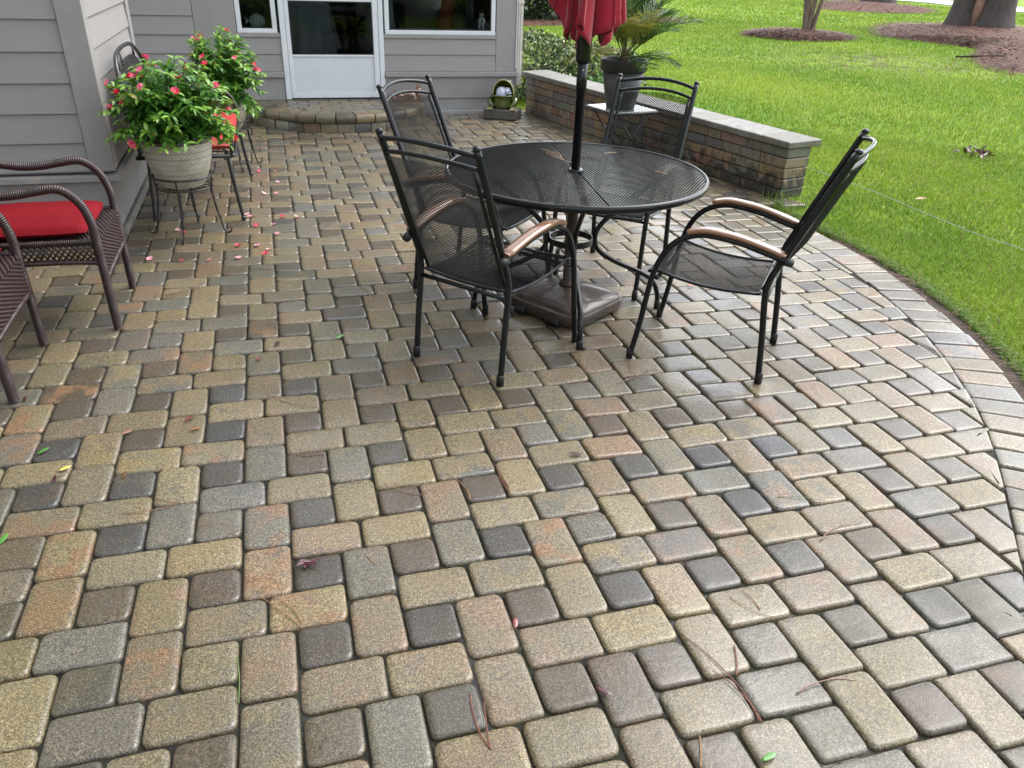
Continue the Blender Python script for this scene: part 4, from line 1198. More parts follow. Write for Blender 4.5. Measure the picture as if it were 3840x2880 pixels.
# ================================================================== LOVESEAT
lv = thing('metal_loveseat', 'black metal loveseat with arched wicker-weave back against the grey wall', 'loveseat', (-.45, 4.36, 0))
LO = (-.45, 4.36, 0)
M_IRON = nmat('black_wrought_iron', (0.012, 0.012, 0.012), rough=.4, coat=.3, coat_rough=.15)
for (x, y, bx, by) in ((-.174, 3.782, .045, -.03), (-.136, 4.925, .05, .02), (-.713, 3.848, -.02, -.02), (-.70, 4.90, -.02, .02)):
    mb = MB(); mb.tube(bez([(x, y, .008), (x-.35*bx, y-.3*by, .12), (x-1.0*bx, y-.8*by, .36), (x-1.15*bx, y-by, .44)], 5), .0115, 8); o = mb.build('leg', M_IRON, lv, LO)
    cp = MB(); cp.ball((x, y, .016), .0165, 10, 6); cp.build('ball_foot', M_IRON, o)
mb = MB(); mb.tube([(-.74, 3.80, .405), (-.20, 3.80, .405), (-.18, 3.84, .405), (-.18, 4.88, .405), (-.22, 4.92, .405), (-.74, 4.92, .405)], .012, 8, closed=True); mb.build('seat_frame', M_IRON, lv, LO)
mb = MB()
for k in range(12): mb.tube([(-.73, 3.85+k*.095, .404), (-.19, 3.85+k*.095, .404)], .006, 6)
mb.build('seat_slats', M_IRON, lv, LO)
bk = [(-.725, 3.84, .40), (-.735, 3.82, .62), (-.755, 3.80, .84), (-.77, 3.90, .955), (-.775, 4.10, .985), (-.775, 4.36, .985), (-.775, 4.60, .965), (-.77, 4.80, .90), (-.755, 4.92, .80), (-.735, 4.90, .62), (-.725, 4.88, .40)]
mb = MB(); mb.tube(bez(bk, 6), .0125, 8); mb.build('back_frame', M_IRON, lv, LO)
bk2 = [(-.730, 3.90, .44), (-.74, 3.87, .62), (-.755, 3.86, .80), (-.768, 3.95, .88), (-.772, 4.12, .91), (-.772, 4.36, .915), (-.772, 4.58, .90), (-.768, 4.74, .85), (-.755, 4.86, .76), (-.74, 4.85, .62), (-.73, 4.82, .44)]
mb = MB(); mb.tube(bez(bk2, 5), .007, 6)
for y in (3.95, 4.10, 4.62): mb.tube([(-.768, y, .885), (-.772, y, .965)], .006, 6)
mb.build('inner_frame', M_IRON, lv, LO)
mb = MB()
zz = .45
while zz < .905:
    t = (zz-.44)/.475; w = .50*(1-.55*max(0, t-.72)/.28*max(0, t-.72)/.28) ; c = 4.36-.02*t
    xx = -.73-.04*t
    pts = [(xx+.003*math.sin(i*1.9+zz*300), c-w+2*w*i/24, zz-.02*(abs(i-12)/12)**3*t) for i in range(25)]
    mb.tube(pts, .0052, 5, caps=False); zz += .0105
mb.build('woven_back', M_IRON, lv, LO)
for s, y in ((-1, 3.80), (1, 4.92)):
    mb = MB(); mb.tube(bez([(-.20, y, .40), (-.19, y, .52), (-.24, y, .61), (-.40, y, .63), (-.60, y, .62), (-.745, y, .62)], 5), .0115, 8); mb.build('arm', M_IRON, lv, LO)
o = cushion('loveseat_cushion', 'bright red long cushion on the black metal loveseat behind the potted flowers', (-.445, 4.36, .418), 1.07, .53, .085, M_CUSHO, None, .2)

# ================================================================== FLOWER POTS ON STANDS
def pot_mat():
    m, nt, b, out = new_mat('cream_basketweave_glaze')
    tc = nd(nt, 'ShaderNodeTexCoord').outputs['Object']
    a = nd(nt, 'ShaderNodeAttribute', attribute_name='col')
    n = noise_tex(nt, tc, 6, 4); col = mixc(nt, ramp(nt, n.outputs[0], [(.5, 0), (.68, .7)]).outputs[0], a.outputs['Color'], (0.18, 0.165, 0.085))
    nt.links.new(col, b.inputs['Base Color']); b.inputs['Roughness'].default_value = .4; b.inputs['Coat Weight'].default_value = .4; b.inputs['Coat Roughness'].default_value = .15
    return m
M_POT = pot_mat(); M_POTRIM = nmat('dark_pot_rim', (0.035, 0.027, 0.030), rough=.3, coat=.6); M_EARTH = nmat('potting_soil', (0.018, 0.013, 0.009), rough=.9, bmp=1, bscale=90, bdist=.01)
def weave_pot(name, label, loc, r_top, r_bot, h):
    t = thing(name, label, 'flower pot', loc)
    # relief of interlaced slanted bricks
    K, J = 176, 96; V = []; F = []; cols = []
    for j in range(J+1):
        v = j/J; z = .03*h + v*.90*h
        r_ = r_bot + (r_top-r_bot)*(1-(1-v)**1.9)
        for i in range(K):
            u = i/K; row = v*22; ri = int(row); fr = row-ri
            ph = (u*44 + (.5 if ri % 2 else 0)); fx = ph % 1.0
            sl = (fx+.25*(fr-.5)*(1 if ri % 2 else -1)) % 1.0
            d = min(min(fr, 1-fr)*2.6, min(sl, 1-sl)*3.2); d = max(0, min(1, d))
            rr = r_ + .0035*d**.5
            V.append((rr*math.cos(2*math.pi*u), rr*math.sin(2*math.pi*u), z)); k_ = .62+.38*d
            cols.append((.335*k_, .305*k_, .245*k_) if d > .25 else (.50, .47, .41))
    for j in range(J):
        for i in range(K): F.append((j*K+i, j*K+(i+1) % K, (j+1)*K+(i+1) % K, (j+1)*K+i))
    mb = MB(); mb.v = V; mb.f = F + [tuple(range(K))[::-1]]; mb.sm = [True]*len(mb.f); mb.c = cols
    mb.build('weave_body', M_POT, t, color=True)
    mb = MB(); mb.lathe([(r_top-.002, h*.915), (r_top+.008, h*.925), (r_top+.011, h*.96), (r_top+.006, h), (r_top-.006, h), (r_top-.014, h*.94), (r_top-.016, h*.9)], 48); mb.build('rim', M_POTRIM, t)
    mb = MB(); mb.lathe([(1e-4, h*.90), (r_top-.012, h*.90), (r_top-.012, h*.88), (1e-4, h*.88)][::-1], 24); mb.build('soil', M_EARTH, t)
    return t
def plant_stand(name, label, loc, rot):
    t = thing(name, label, 'plant stand', loc, rot)
    for z, r_, rad in ((.36, .165, .006), (.292, .150, .0045), (.285, .085, .004)):
        mb = MB(); mb.tube([(r_*math.cos(2*math.pi*i/40), r_*math.sin(2*math.pi*i/40), z) for i in range(40)], rad, 6, closed=True); mb.build('ring', M_IRON, t)
    for k in range(4):
        a = R(90*k); c_, s_ = math.cos(a), math.sin(a)
        leg = bez([(.165, .36), (.160, .30), (.158, .24), (.172, .15), (.188, .06), (.198, .016), (.212, .0055), (.232, .010), (.240, .026), (.236, .042)], 4)
        mb = MB(); mb.tube([(p.x*c_, p.x*s_, p.y) for p in leg], .0052, 6); o = mb.build('leg', M_IRON, t)
        sc = bez([(.150, .292), (.158, .20), (.170, .13), (.186, .10), (.178, .085)], 4)
        mb = MB(); mb.tube([(p.x*c_-.008*s_, p.x*s_+.008*c_, p.y) for p in sc], .0042, 6); mb.build('scroll', M_IRON, o)
    for k in range(8):
        a = R(45*k+10); mb = MB(); pts = [((.118+.024*math.cos(q))*math.cos(a)-.026*math.sin(q)*math.sin(a), (.118+.024*math.cos(q))*math.sin(a)+.026*math.sin(q)*math.cos(a), .289) for q in [2*math.pi*i/12 for i in range(11)]]
        mb.tube(pts, .0032, 5); mb.build('scroll_ornament', M_IRON, t)
    return t
P1 = (-.478, 3.56); P2 = (-.275, 5.26)
plant_stand('plant_stand', 'black scroll-footed iron stand under the basketweave pot at front', (*P1, 0), R(-8+0))
plant_stand('plant_stand', 'black iron stand glimpsed behind the loveseat, under the farther flowers', (*P2, 0), R(20))
weave_pot('flower_pot', 'cream basketweave pot with dark rim on the front iron stand', (*P1, .2975), .190, .120, .285)
weave_pot('flower_pot', 'second flower pot, mostly hidden behind the front flowers', (*P2, .2975), .165, .105, .235)

def leaf_strip(length, width, fold, droop, n=4):
    """returns verts in local frame: x along leaf, z up; 2 columns per side + midrib"""
    V = []; F = []
    for i in range(n+1):
        t = i/n; w = width*math.sin(math.pi*min(1, t*.92+.06))**.8*.5
        if i == n: w = 0.0005
        x = length*t*(1-.12*droop*t); z = -droop*length*t*t
        V += [(x, -w, z+fold*w), (x, 0, z), (x, w, z+fold*w)]
    for i in range(n):
        for k in range(2): F.append((i*3+k, i*3+k+1, (i+1)*3+k+1, (i+1)*3+k))
    return V, F
M_LEAF = attr_mat('glossy_leaf', rough=.35, translucent=.28, coat=.25)
M_STEMG = nmat('green_stem', (0.10, 0.16, 0.04), rough=.5)
M_PETAL = attr_mat('petal', rough=.5, translucent=.25)
def rand_dir(az, el): return Vector((math.cos(el)*math.cos(az), math.cos(el)*math.sin(az), math.sin(el)))
def put(mb, V, F, org, d, roll, col, sc=1.0):
    z = Vector((0, 0, 1)); x = d.normalized(); y = z.cross(x)
    if y.length < 1e-3: y = Vector((0, 1, 0))
    y.normalize(); n = x.cross(y); c_, s_ = math.cos(roll), math.sin(roll); y2 = y*c_+n*s_; n2 = -y*s_+n*c_
    mb.add([org + x*(v[0]*sc)+y2*(v[1]*sc)+n2*(v[2]*sc) for v in V], F, col, True)
FL = [(0.72, 0.030, 0.085), (0.66, 0.022, 0.06), (0.78, 0.06, 0.14), (0.80, 0.18, 0.28)]
def flower_geo(mb, org, d, col, r_=.021, closed=False):
    d = d.normalized(); a = d.orthogonal().normalized(); b = d.cross(a); ph = random.uniform(0, 6)
    for k in range(5):
        t0 = ph+2*math.pi*k/5; u = a*math.cos(t0)+b*math.sin(t0); w = -a*math.sin(t0)+b*math.cos(t0)
        lift = random.uniform(.15, .75) + (.5 if closed else 0); V = []
        for (p, q) in ((.08, .0), (.45, -.42), (.45, .42), (.9, -.55), (.9, .55), (1.08, 0)):
            V.append(org + u*(p*r_*math.cos(lift*p)) + w*(q*r_) + d*(r_*(math.sin(lift*p)*p+.12*q*q)))
        c2 = tuple(min(1, x*random.uniform(.85, 1.15)) for x in col)
        mb.add(V, [(0, 1, 2), (1, 3, 4, 2), (3, 5, 4)], c2, True)
    mb.ball(org+d*.002, .003, 6, 4, col=(.85, .65, .5))
def vinca(name, label, loc, rx, rz, nstem, nflower, hcent, seedv, lowest=-.30):
    random.seed(seedv)
    t = thing(name, label, 'flowering plant', loc)
    stems = MB(); fol = MB(); tips = []
    for s in range(nstem):
        az = random.uniform(0, 2*math.pi); el = math.asin(random.uniform(lowest, 1.0)); rr = random.uniform(.82, 1.06)
        tip = Vector((rx*rr*math.cos(el)*math.cos(az), rx*rr*math.cos(el)*math.sin(az), hcent+rz*rr*math.sin(el) + .015*mnoise.noise((az*2, el*2, seedv))))
        st = Vector((random.gauss(0, .035), random.gauss(0, .035), .0)); midp = st.lerp(tip, .5)+Vector((0, 0, .07))
        P = bez([st, midp, tip], 5); stems.tube(P, [.0034-.002*i/len(P) for i in range(len(P))], 5, caps=False); tips.append((tip, (tip-midp).normalized()))
        n = random.randint(9, 13)
        for i in range(n):
            q = .38 + .62*i/(n-1); p = P[min(len(P)-1, int(q*(len(P)-1)))].lerp(P[min(len(P)-1, int(q*(len(P)-1))+1)], (q*(len(P)-1)) % 1)
            for h in (0, 1):
                a = i*2.4+h*math.pi+random.uniform(-.5, .5); out = (p-Vector((0, 0, hcent-.05))); out.z *= .4
                d = rand_dir(a, random.uniform(-.25, .45)) + (out.normalized()*.75 if out.length > .01 else Vector((0, 0, 0)))
                ll = random.uniform(.052, .080)*(.5+.5*(1-q)+.25); V, F = leaf_strip(ll, ll*random.uniform(.36, .44), .22, random.uniform(.15, .75))
                new = q > .88
                g = random.random()
                c_ = (0.055+.025*g, 0.165+.06*g, 0.024) if not new else (0.15+.05*g, 0.31+.06*g, 0.04)
                if random.random() < .015: c_ = (.34, .30, .05)
                put(fol, V, F, p, d, random.uniform(-.5, .5), c_)
    o = stems.build('stems', M_STEMG, t); tag(o, kind='stuff')
    o = fol.build('foliage', M_LEAF, t, color=True); tag(o, kind='stuff')
    up = [x for x in tips if x[0].z > hcent-.06]; random.shuffle(up)
    for tip, d in up[:nflower]:
        mb = MB(); c_ = random.choice(FL); d2 = (d+Vector((random.gauss(0, .4), random.gauss(0, .4), .2))).normalized()
        flower_geo(mb, tip+d*.015, d2, c_, random.uniform(.018, .024), random.random() < .3)
        if random.random() < .4: flower_geo(mb, tip+d*.012+Vector((random.gauss(0, .012), random.gauss(0, .012), .004)), (d2+Vector((random.gauss(0, .7), random.gauss(0, .7), 0))).normalized(), random.choice(FL), .02)
        mb.build('flower', M_PETAL, t, color=True)
    return t
vinca('vinca_plant', 'leafy green vinca with pink-red flowers spilling over the front basketweave pot', (*P1, .555), .345, .345, 130, 20, .10, 5)
vinca('vinca_plant', 'farther green vinca with small pink flowers, rising behind the front one', (*P2, .508), .31, .36, 135, 16, .14, 21, -.75)
random.seed(99)

# ================================================================== PALM ON SIDE TABLE
ST_C = Vector((2.865, 4.845, 0)); ST_A = math.atan2(WD.y, WD.x)+R(90)
M_STONE_TOP = nmat('pale_mosaic_top', (0.42, 0.44, 0.41), (0.24, 0.27, 0.25), 28, .2, bmp=.1, bscale=60, coat=.7, coat_rough=.06, c3=(0.55, 0.56, 0.54), scale3=50)
sdt = thing('folding_side_table', 'small folding side table with pale mosaic top under the palm pot', 'side table', tuple(ST_C), ST_A)
mb = MB(); mb.obox(Matrix.Translation((0, 0, .472)), .42, .42, .014, .004); mb.build('table_top', M_STONE_TOP, sdt)
mb = MB(); q = .214; mb.tube([(-q, -q, .463), (q, -q, .463), (q, q, .463), (-q, q, .463)], .010, 8, closed=True); mb.build('edge_band', M_IRON, sdt)
for y in (-.17, .17):
    for s in (1, -1):
        mb = MB(); yy = y-(.012 if s > 0 else 0)*math.copysign(1, y); mb.tube([(-s*.19, yy, .010), (s*.17, yy, .458)], .0085, 8); mb.build('leg', M_IRON, sdt)
for x in (-.19, .19):
    mb = MB(); mb.tube([(x, -.165, .012), (x, .165, .012)], .0085, 8); mb.build('stretcher', M_IRON, sdt)
M_GREYPOT = nmat('dark_grey_resin', (0.045, 0.047, 0.049), (0.032, 0.034, 0.036), 10, .5, bmp=.55, bscale=26, bdist=.008, c3=(0.07, 0.072, 0.072), scale3=20)
PP = Vector((2.842, 4.83, .4795))
pp = thing('palm_pot', 'dark grey tapered planter holding the palm on the folding side table', 'planter', tuple(PP))
mb = MB(); mb.lathe([(.110, 0), (.116, .003), (.142, .13), (.170, .285)], 40); mb.build('pot_body', M_GREYPOT, pp)
mb = MB(); mb.lathe([(.171, .286), (.183, .288), (.187, .365), (.190, .372), (.185, .378), (.176, .374), (.170, .31)], 40); mb.build('rim', nmat('black_resin_rim', (0.022, 0.023, 0.024), rough=.4), pp)
mb = MB(); mb.lathe([(1e-4, .338), (.169, .338), (.169, .328), (1e-4, .328)][::-1], 24); mb.build('soil', M_EARTH, pp)
palm = thing('pygmy_palm', 'feathery green palm growing in the dark grey planter', 'palm', tuple(PP+Vector((0, 0, .339))))
M_FROND = attr_mat('palm_leaflet', rough=.4, translucent=.35)
M_PTRUNK = nmat('palm_stub', (0.10, 0.055, 0.03), (0.05, 0.03, 0.02), 30, .8, bmp=.8, bscale=60, bdist=.01)
mb = MB(); mb.lathe([(.035, -.001), (.042, .02), (.036, .06), (.018, .10), (.004, .12)], 12, wob=lambda a, z: 1+.15*math.sin(5*a+z*60)); mb.build('trunk', M_PTRUNK, palm)
for k in range(24):
    az = R(360*k*.382)+random.uniform(-.2, .2); el = random.choice([R(86), R(80), R(72), R(62), R(50)])*random.uniform(.92, 1.06); L_ = random.uniform(.48, .72)
    if k % 6 == 5: el = R(15); L_ = .42
    P = []; p = Vector((.012*math.cos(az), .012*math.sin(az), .04)); e = el
    for i in range(15):
        P.append(p.copy()); p = p + rand_dir(az, e)*(L_/14); e -= (.022+.0055*i)*(1.1 if el < 1 else .9)
    mb = MB(); mb.tube(P, [.0042-.0034*i/14 for i in range(15)], 5, col=(.13, .17, .04))
    yel = random.random() < .2
    for i in range(3, 15):
        tdir = (P[min(i+1, 14)]-P[i-1]).normalized(); sidev = tdir.cross(Vector((0, 0, 1)))
        if sidev.length < .05: sidev = Vector((math.sin(az), -math.cos(az), 0))
        sidev.normalize()
        for h in (0, .5):
            for s in (-1, 1):
                org = P[i].lerp(P[min(14, i+1)], h); ll = .215*math.sin(math.pi*min(1, .22+.72*i/15))*random.uniform(.85, 1.1)
                d = (tdir*.62 + sidev*s*.75 + Vector((0, 0, random.uniform(-.05, .35)))).normalized()
                V, F = leaf_strip(ll, .0125, .5, random.uniform(.0, .22), 3)
                g = random.random(); c_ = (.035+.03*g, .085+.06*g, .014) if not yel else (.16+.05*g, .16+.03*g, .025)
                put(mb, V, F, org, d, random.uniform(-.4, .4), c_)
    mb.build('frond', M_FROND, palm, color=True)

# ================================================================== ORNAMENTS BY THE HOUSE
blkM = nmat('grey_paver_block', (0.105, 0.095, 0.080), (0.085, 0.078, 0.068), 12, .7, bmp=.6, bscale=120, bdist=.004)
mb = MB(); mb.obox(Matrix.Translation((0, 0, .05)), .36, .24, .10, .008, None, .002)
o = mb.build('paver_block', blkM); o.location = (2.455, 7.06, .002); o.rotation_euler = (0, 0, R(-30)); tag(o, 'grey concrete block on the patio under the frog planter', 'block')
FGL = Vector((2.455, 7.06, .103))
frog = thing('frog_planter', 'green glazed ceramic frog planter with wide open mouth', 'planter', tuple(FGL), R(-22))
M_FROG = nmat('green_glaze', (0.075, 0.095, 0.012), (0.035, 0.060, 0.010), 9, .18, coat=.9, coat_rough=.05, c3=(0.15, 0.15, 0.03), scale3=12)
M_FROGIN = nmat('tan_glaze_inside', (0.17, 0.12, 0.075), (0.05, 0.036, 0.025), 7, .5)
M_FROGTOE = nmat('yellow_glaze', (0.34, 0.31, 0.12), rough=.2, coat=.8)
mb = MB(); mb.lathe([(.085, 0), (.098, .012), (.103, .045), (.097, .08), (.098, .10), (.112, .125), (.123, .132), (.126, .138), (.120, .143), (.108, .138), (.100, .12), (.090, .06), (.08, .02), (1e-4, .02)], 36, wob=lambda a, z: 1+(.12*max(0, math.cos(a+math.pi)) if z > .1 else 0)); o = mb.build('body', M_FROG, frog)
# upper jaw: tall open arch at the rear right
V = []; F = []; K = 20; J = 7
for j in range(J+1):
    v = j/J
    for i in range(K+1):
        a = math.pi*i/K
        w = .112*math.cos(a); h_ = .165*math.sin(a)**.8
        yb = -.045 + .115*math.sin(v*math.pi/2); sh = 1-.75*v**2
        V.append((w*sh+.008, .0+yb, .128+h_*sh*(1-.25*v)))
for j in range(J):
    for i in range(K): F.append((j*(K+1)+i, j*(K+1)+i+1, (j+1)*(K+1)+i+1, (j+1)*(K+1)+i))
mb = MB(); mb.add(V, F, smooth=True); o = mb.build('upper_jaw', M_FROG, frog); sm = o.modifiers.new('t', 'SOLIDIFY'); sm.thickness = .007; sm.offset = 1
mb = MB(); mb.add([(v[0]*.985, v[1]+.002, .128+(v[2]-.128)*.985) for v in V], [f[::-1] for f in F], smooth=True); mb.build('mouth_lining', M_FROGIN, frog)
mb = MB(); mb.tube([V[i] for i in range(K+1)], .0075, 8); mb.build('lip', M_FROGTOE, frog)
for s, nm in ((1, 'hind_leg'), (-1, 'hind_leg')):
    mb = MB(); mb.tube(bez([(s*.085, .02, .05), (s*.135, -.01, .085), (s*.125, -.055, .055), (s*.10, -.075, .02), (s*.125, -.115, .012)], 5), [.02+.014*math.sin(math.pi*min(1, i/14)) for i in range(21)], 9); o = mb.build(nm, M_FROG, frog)
    for q in (-.02, 0, .02):
        tb = MB(); tb.tube([(s*.12, -.108, .012), (s*.125+q*1.3, -.142, .008)], [.008, .009], 7); tb.ball((s*.125+q*1.3, -.144, .009), .0095, 7, 5); tb.build('toe', M_FROGTOE, o)
    eb = MB(); eb.ball((s*.055+.01, .03, .262), .022, 10, 7); eb.build('eye', M_FROG, frog)
bird = thing('ceramic_bird', 'pale blue speckled ceramic bird sitting in the frog\'s mouth', 'bird ornament', tuple(FGL+Vector((-.02, -.015, .0215))))
M_BIRD = nmat('speckled_pale_glaze', (0.46, 0.50, 0.60), (0.52, 0.54, 0.58), 9, .3, coat=.5, c3=(0.25, 0.27, 0.33), scale3=45)
mb = MB(); mb.lathe([(.03, 0), (.04, .02), (.042, .07), (.058, .10), (.062, .135), (.052, .175), (.028, .195), (1e-4, .2)], 16); mb.build('bird_body', M_BIRD, bird)
mb = MB(); mb.ball((.052, -.03, .155), .042, 14, 10); mb.build('bird_head', M_BIRD, bird)
mb = MB(); mb.lathe([(.014, 0), (.009, .012), (1e-4, .03)], 8, Matrix.Translation((.078, -.066, .145)) @ Matrix.Rotation(R(115), 4, 'X') @ Matrix.Rotation(R(-25), 4, 'Y')); mb.build('beak', M_BIRD, bird)
mb = MB(); mb.ball((.072, -.066, .162), .0065, 8, 6); mb.build('eye', M_GASKET, bird)

M_SNAIL = nmat('bronze_glaze', (0.19, 0.085, 0.038), (0.11, 0.05, 0.025), 14, .22, coat=.9, coat_rough=.06)
snl = thing('snail_ornament', 'shiny copper-brown snail ornament on the patio beside the white door', 'garden ornament', (1.455, 7.16, .0))
mb = MB(); mb.tube(bez([(-.11, 0, .02), (-.03, 0, .025), (.06, 0, .03), (.095, 0, .08), (.10, -.0, .18), (.104, 0, .255)], 5), [.006]+[.03]*12+[.028]*8+[.03]*4+[.022], 10); body = mb.build('body', M_SNAIL, snl)
mb = MB(); mb.ball((.106, -.004, .275), .037, 12, 9); mb.build('head', M_SNAIL, snl)
for s in (-1, 1):
    mb = MB(); mb.tube([(.106+s*.010, s*.016, .30), (.106+s*.020, s*.022, .335)], .007, 7); mb.ball((.106+s*.020, s*.022, .339), .011, 8, 6); mb.build('eye_stalk', M_SNAIL, snl)
# coiled shell: tube on a shrinking spiral
pts = []; rad = []
for i in range(70):
    t = i/69; a = t*2*math.pi*2.3; rr = .078*(1-t)**.9+.003
    pts.append((-.025+rr*math.cos(a+2.4), -.005-.055*t, .19+rr*math.sin(a+2.4))); rad.append((.066*(1-t)+.010)*(1+.045*math.sin(i*2.1)))
mb = MB(); mb.tube(pts, rad, 14); mb.build('shell', M_SNAIL, snl)
mb = MB(); mb.obox(Matrix.Translation((-.005, 0, .008)), .24, .12, .016, .005); mb.build('plinth', M_SNAIL, snl)

# ================================================================== THINGS SEEN THROUGH THE GLASS
M_CLOTH = nmat('grey_cloth', (0.34, 0.34, 0.35), (0.26, 0.26, 0.27), 6, .85, bmp=.3, bscale=20, bdist=.01)
def draped(name, label, x, y, w, d, z):
    t = thing(name, label, 'chair', (x, y, .15))
    mb = MB()
    for sx in (-1, 1):
        for sy in (-1, 1): mb.box(sx*w*.42-.02, sx*w*.42+.02, sy*d*.42-.02, sy*d*.42+.02, 0, .42)
    mb.build('legs', nmat('dark_wood', (.03, .02, .015), rough=.5), t)
    mb = MB(); n = 26
    def f(u, v):
        a = u*2*math.pi; rr = sq(a, 1, 4); fold = 1+.10*math.sin(a*7+1)*v**2+.05*math.sin(a*13)*v
        sx = w/2*(.75+.35*v)*fold; sy = d/2*(.75+.35*v)*fold
        return Vector((rr*math.cos(a)*sx*min(1, v*6), rr*math.sin(a)*sy*min(1, v*6), z-.15-(.70*z)*max(0, v-.15)**1.1+.05*math.sin(a*2+.5)*v))
    mb.grid(f, 60, 14); mb.build('draped_cloth', M_CLOTH, t)
draped('draped_chair', 'chair under a pale draped cloth, seen dimly through the door glass', .52, 8.55, .62, .6, 1.22)
draped('draped_chair', 'chair with hanging pale towel, seen through the wide window beside the door', 1.33, 8.25, .30, .4, 1.42)
rt_ = thing('room_table', 'dark table seen through the door glass', 'table', (.95, 9.3, .15))
mb = MB(); mb.box(-.6, .6, -.4, .4, .66, .70, ch=.004); mb.build('table_top', nmat('walnut', (.035, .022, .015), rough=.3), rt_)
for sx in (-.54, .54):
    for sy in (-.34, .34):
        mb = MB(); mb.box(sx-.025, sx+.025, sy-.025, sy+.025, 0, .659); mb.build('leg', nmat('walnut_leg', (.03, .02, .014), rough=.4), rt_)
mb = MB(); mb.box(-.10, .10, -.07, .07, 0, .16, ch=.004); o = mb.build('carton', nmat('brown_card', (.30, .22, .15), rough=.8)); o.location = (1.25, 9.1, .8505); tag(o, 'small brown carton standing on the table inside', 'box')
ctn = thing('striped_curtain', 'striped curtain hanging inside, seen through the top of the door glass', 'curtain', (.9, 10.9, .9))
for k in range(22):
    x = -.75+k*.07; mb = MB(); mb.grid(lambda u, v: Vector((x+.07*u, .03*math.sin((x+.07*u)*40), 1.6*v)), 4, 1)
    mb.build('stripe', nmat('curtain_stripe', random.choice([(.20, .05, .045), (.16, .13, .08), (.09, .10, .08), (.06, .05, .06)]), rough=.9) if k < 6 else bpy.data.materials['curtain_stripe' + ('' if k % 6 == 0 else '.%03d' % (k % 6))], ctn)
sof = thing('dark_sofa', 'long dark sofa back seen low through the door glass', 'sofa', (.8, 10.1, .15))
mb = MB(); mb.box(-1.1, 1.1, -.1, .1, 0, .78, ch=.05); mb.build('backrest', nmat('dark_fabric', (.06, .055, .055), rough=.9), sof)
mb = MB(); mb.box(-1.1, 1.1, .102, .75, 0, .42, ch=.05); mb.build('seat', nmat('dark_fabric_seat', (.10, .095, .09), rough=.9), sof)
# ceramic fish on the left window ledge
hb('inner_ledge', -.19, .20, YB+.101, YB+.30, .80, .828, M_WHITE, bw_o); hb('inner_ledge', 1.265, 2.40, YB+.101, YB+.30, .80, .828, M_WHITE, bw_o)
fish = thing('ceramic_fish', 'white ceramic fish ornament with dark ribs behind the left window', 'ornament', (.015, YB+.20, .829))
mb = MB(); mb.lathe([(1e-4, 0), (.03, .004), (.055, .03), (.06, .06), (.045, .10), (.02, .122), (1e-4, .126)], 18, Matrix.Diagonal((1.35, .6, 1, 1))); mb.build('body', nmat('white_ceramic', (.72, .72, .72), (.55, .55, .56), 20, .25, coat=.5), fish)
mb = MB(); mb.add([(-.07, -.004, .06), (-.115, -.004, .095), (-.105, -.004, .06), (-.115, -.004, .03), (-.07, .004, .06), (-.115, .004, .095), (-.105, .004, .06), (-.115, .004, .03)], [(0, 1, 2), (0, 2, 3), (4, 6, 5), (4, 7, 6), (0, 4, 5, 1), (1, 5, 6, 2), (2, 6, 7, 3), (3, 7, 4, 0)]); mb.build('tail', nmat('white_ceramic_tail', (.68, .68, .68), rough=.3), fish)
for x in (-.03, 0, .03):
    mb = MB(); h_ = .062*math.sqrt(max(.1, 1-(x/.085)**2)); mb.tube([(x, .6*h_*math.cos(q), .062+h_*math.sin(q)*.98) for q in [2*math.pi*i/20 for i in range(20)]], .002, 4, closed=True); mb.build('rib', M_GASKET, fish)
# white figure on the right window ledge
fig = thing('window_figurine', 'white round-bellied figurine with black hat at the window corner', 'figurine', (2.33, YB+.20, .829))
MW = nmat('white_glaze', (.72, .73, .72), rough=.35)
for x in (-.02, .02):
    mb = MB(); mb.tube([(x, 0, 0), (x, 0, .05)], .009, 8); mb.build('leg', MW, fig)
mb = MB(); mb.ball((0, 0, .085), .045, 14, 10); mb.build('belly', MW, fig)
mb = MB(); mb.ball((0, 0, .15), .027, 12, 8); mb.build('head', MW, fig)
mb = MB(); mb.lathe([(.036, .165), (.036, .169), (.022, .170), (.020, .198), (1e-4, .199)], 14); mb.build('hat', M_GASKET, fig)
mb = MB(); mb.ball((0, -.043, .09), .009, 8, 6); mb.build('button', M_GASKET, fig)
# folded red lounge umbrella leaning inside
ru = thing('red_parasol', 'red folded parasol leaning in the room, seen through the right window', 'parasol', (1.98, 8.3, .151))
mb = MB(); mb.lathe([(.012, 0), (.05, .05), (.085, .5), (.08, 1.2), (.03, 1.7)], 14, Matrix.Rotation(R(9), 4, 'Y'), wob=lambda a, z: 1+.1*math.sin(6*a)); mb.build('folded_canopy', nmat('deep_red_canvas', (.34, .02, .03), rough=.8), ru)

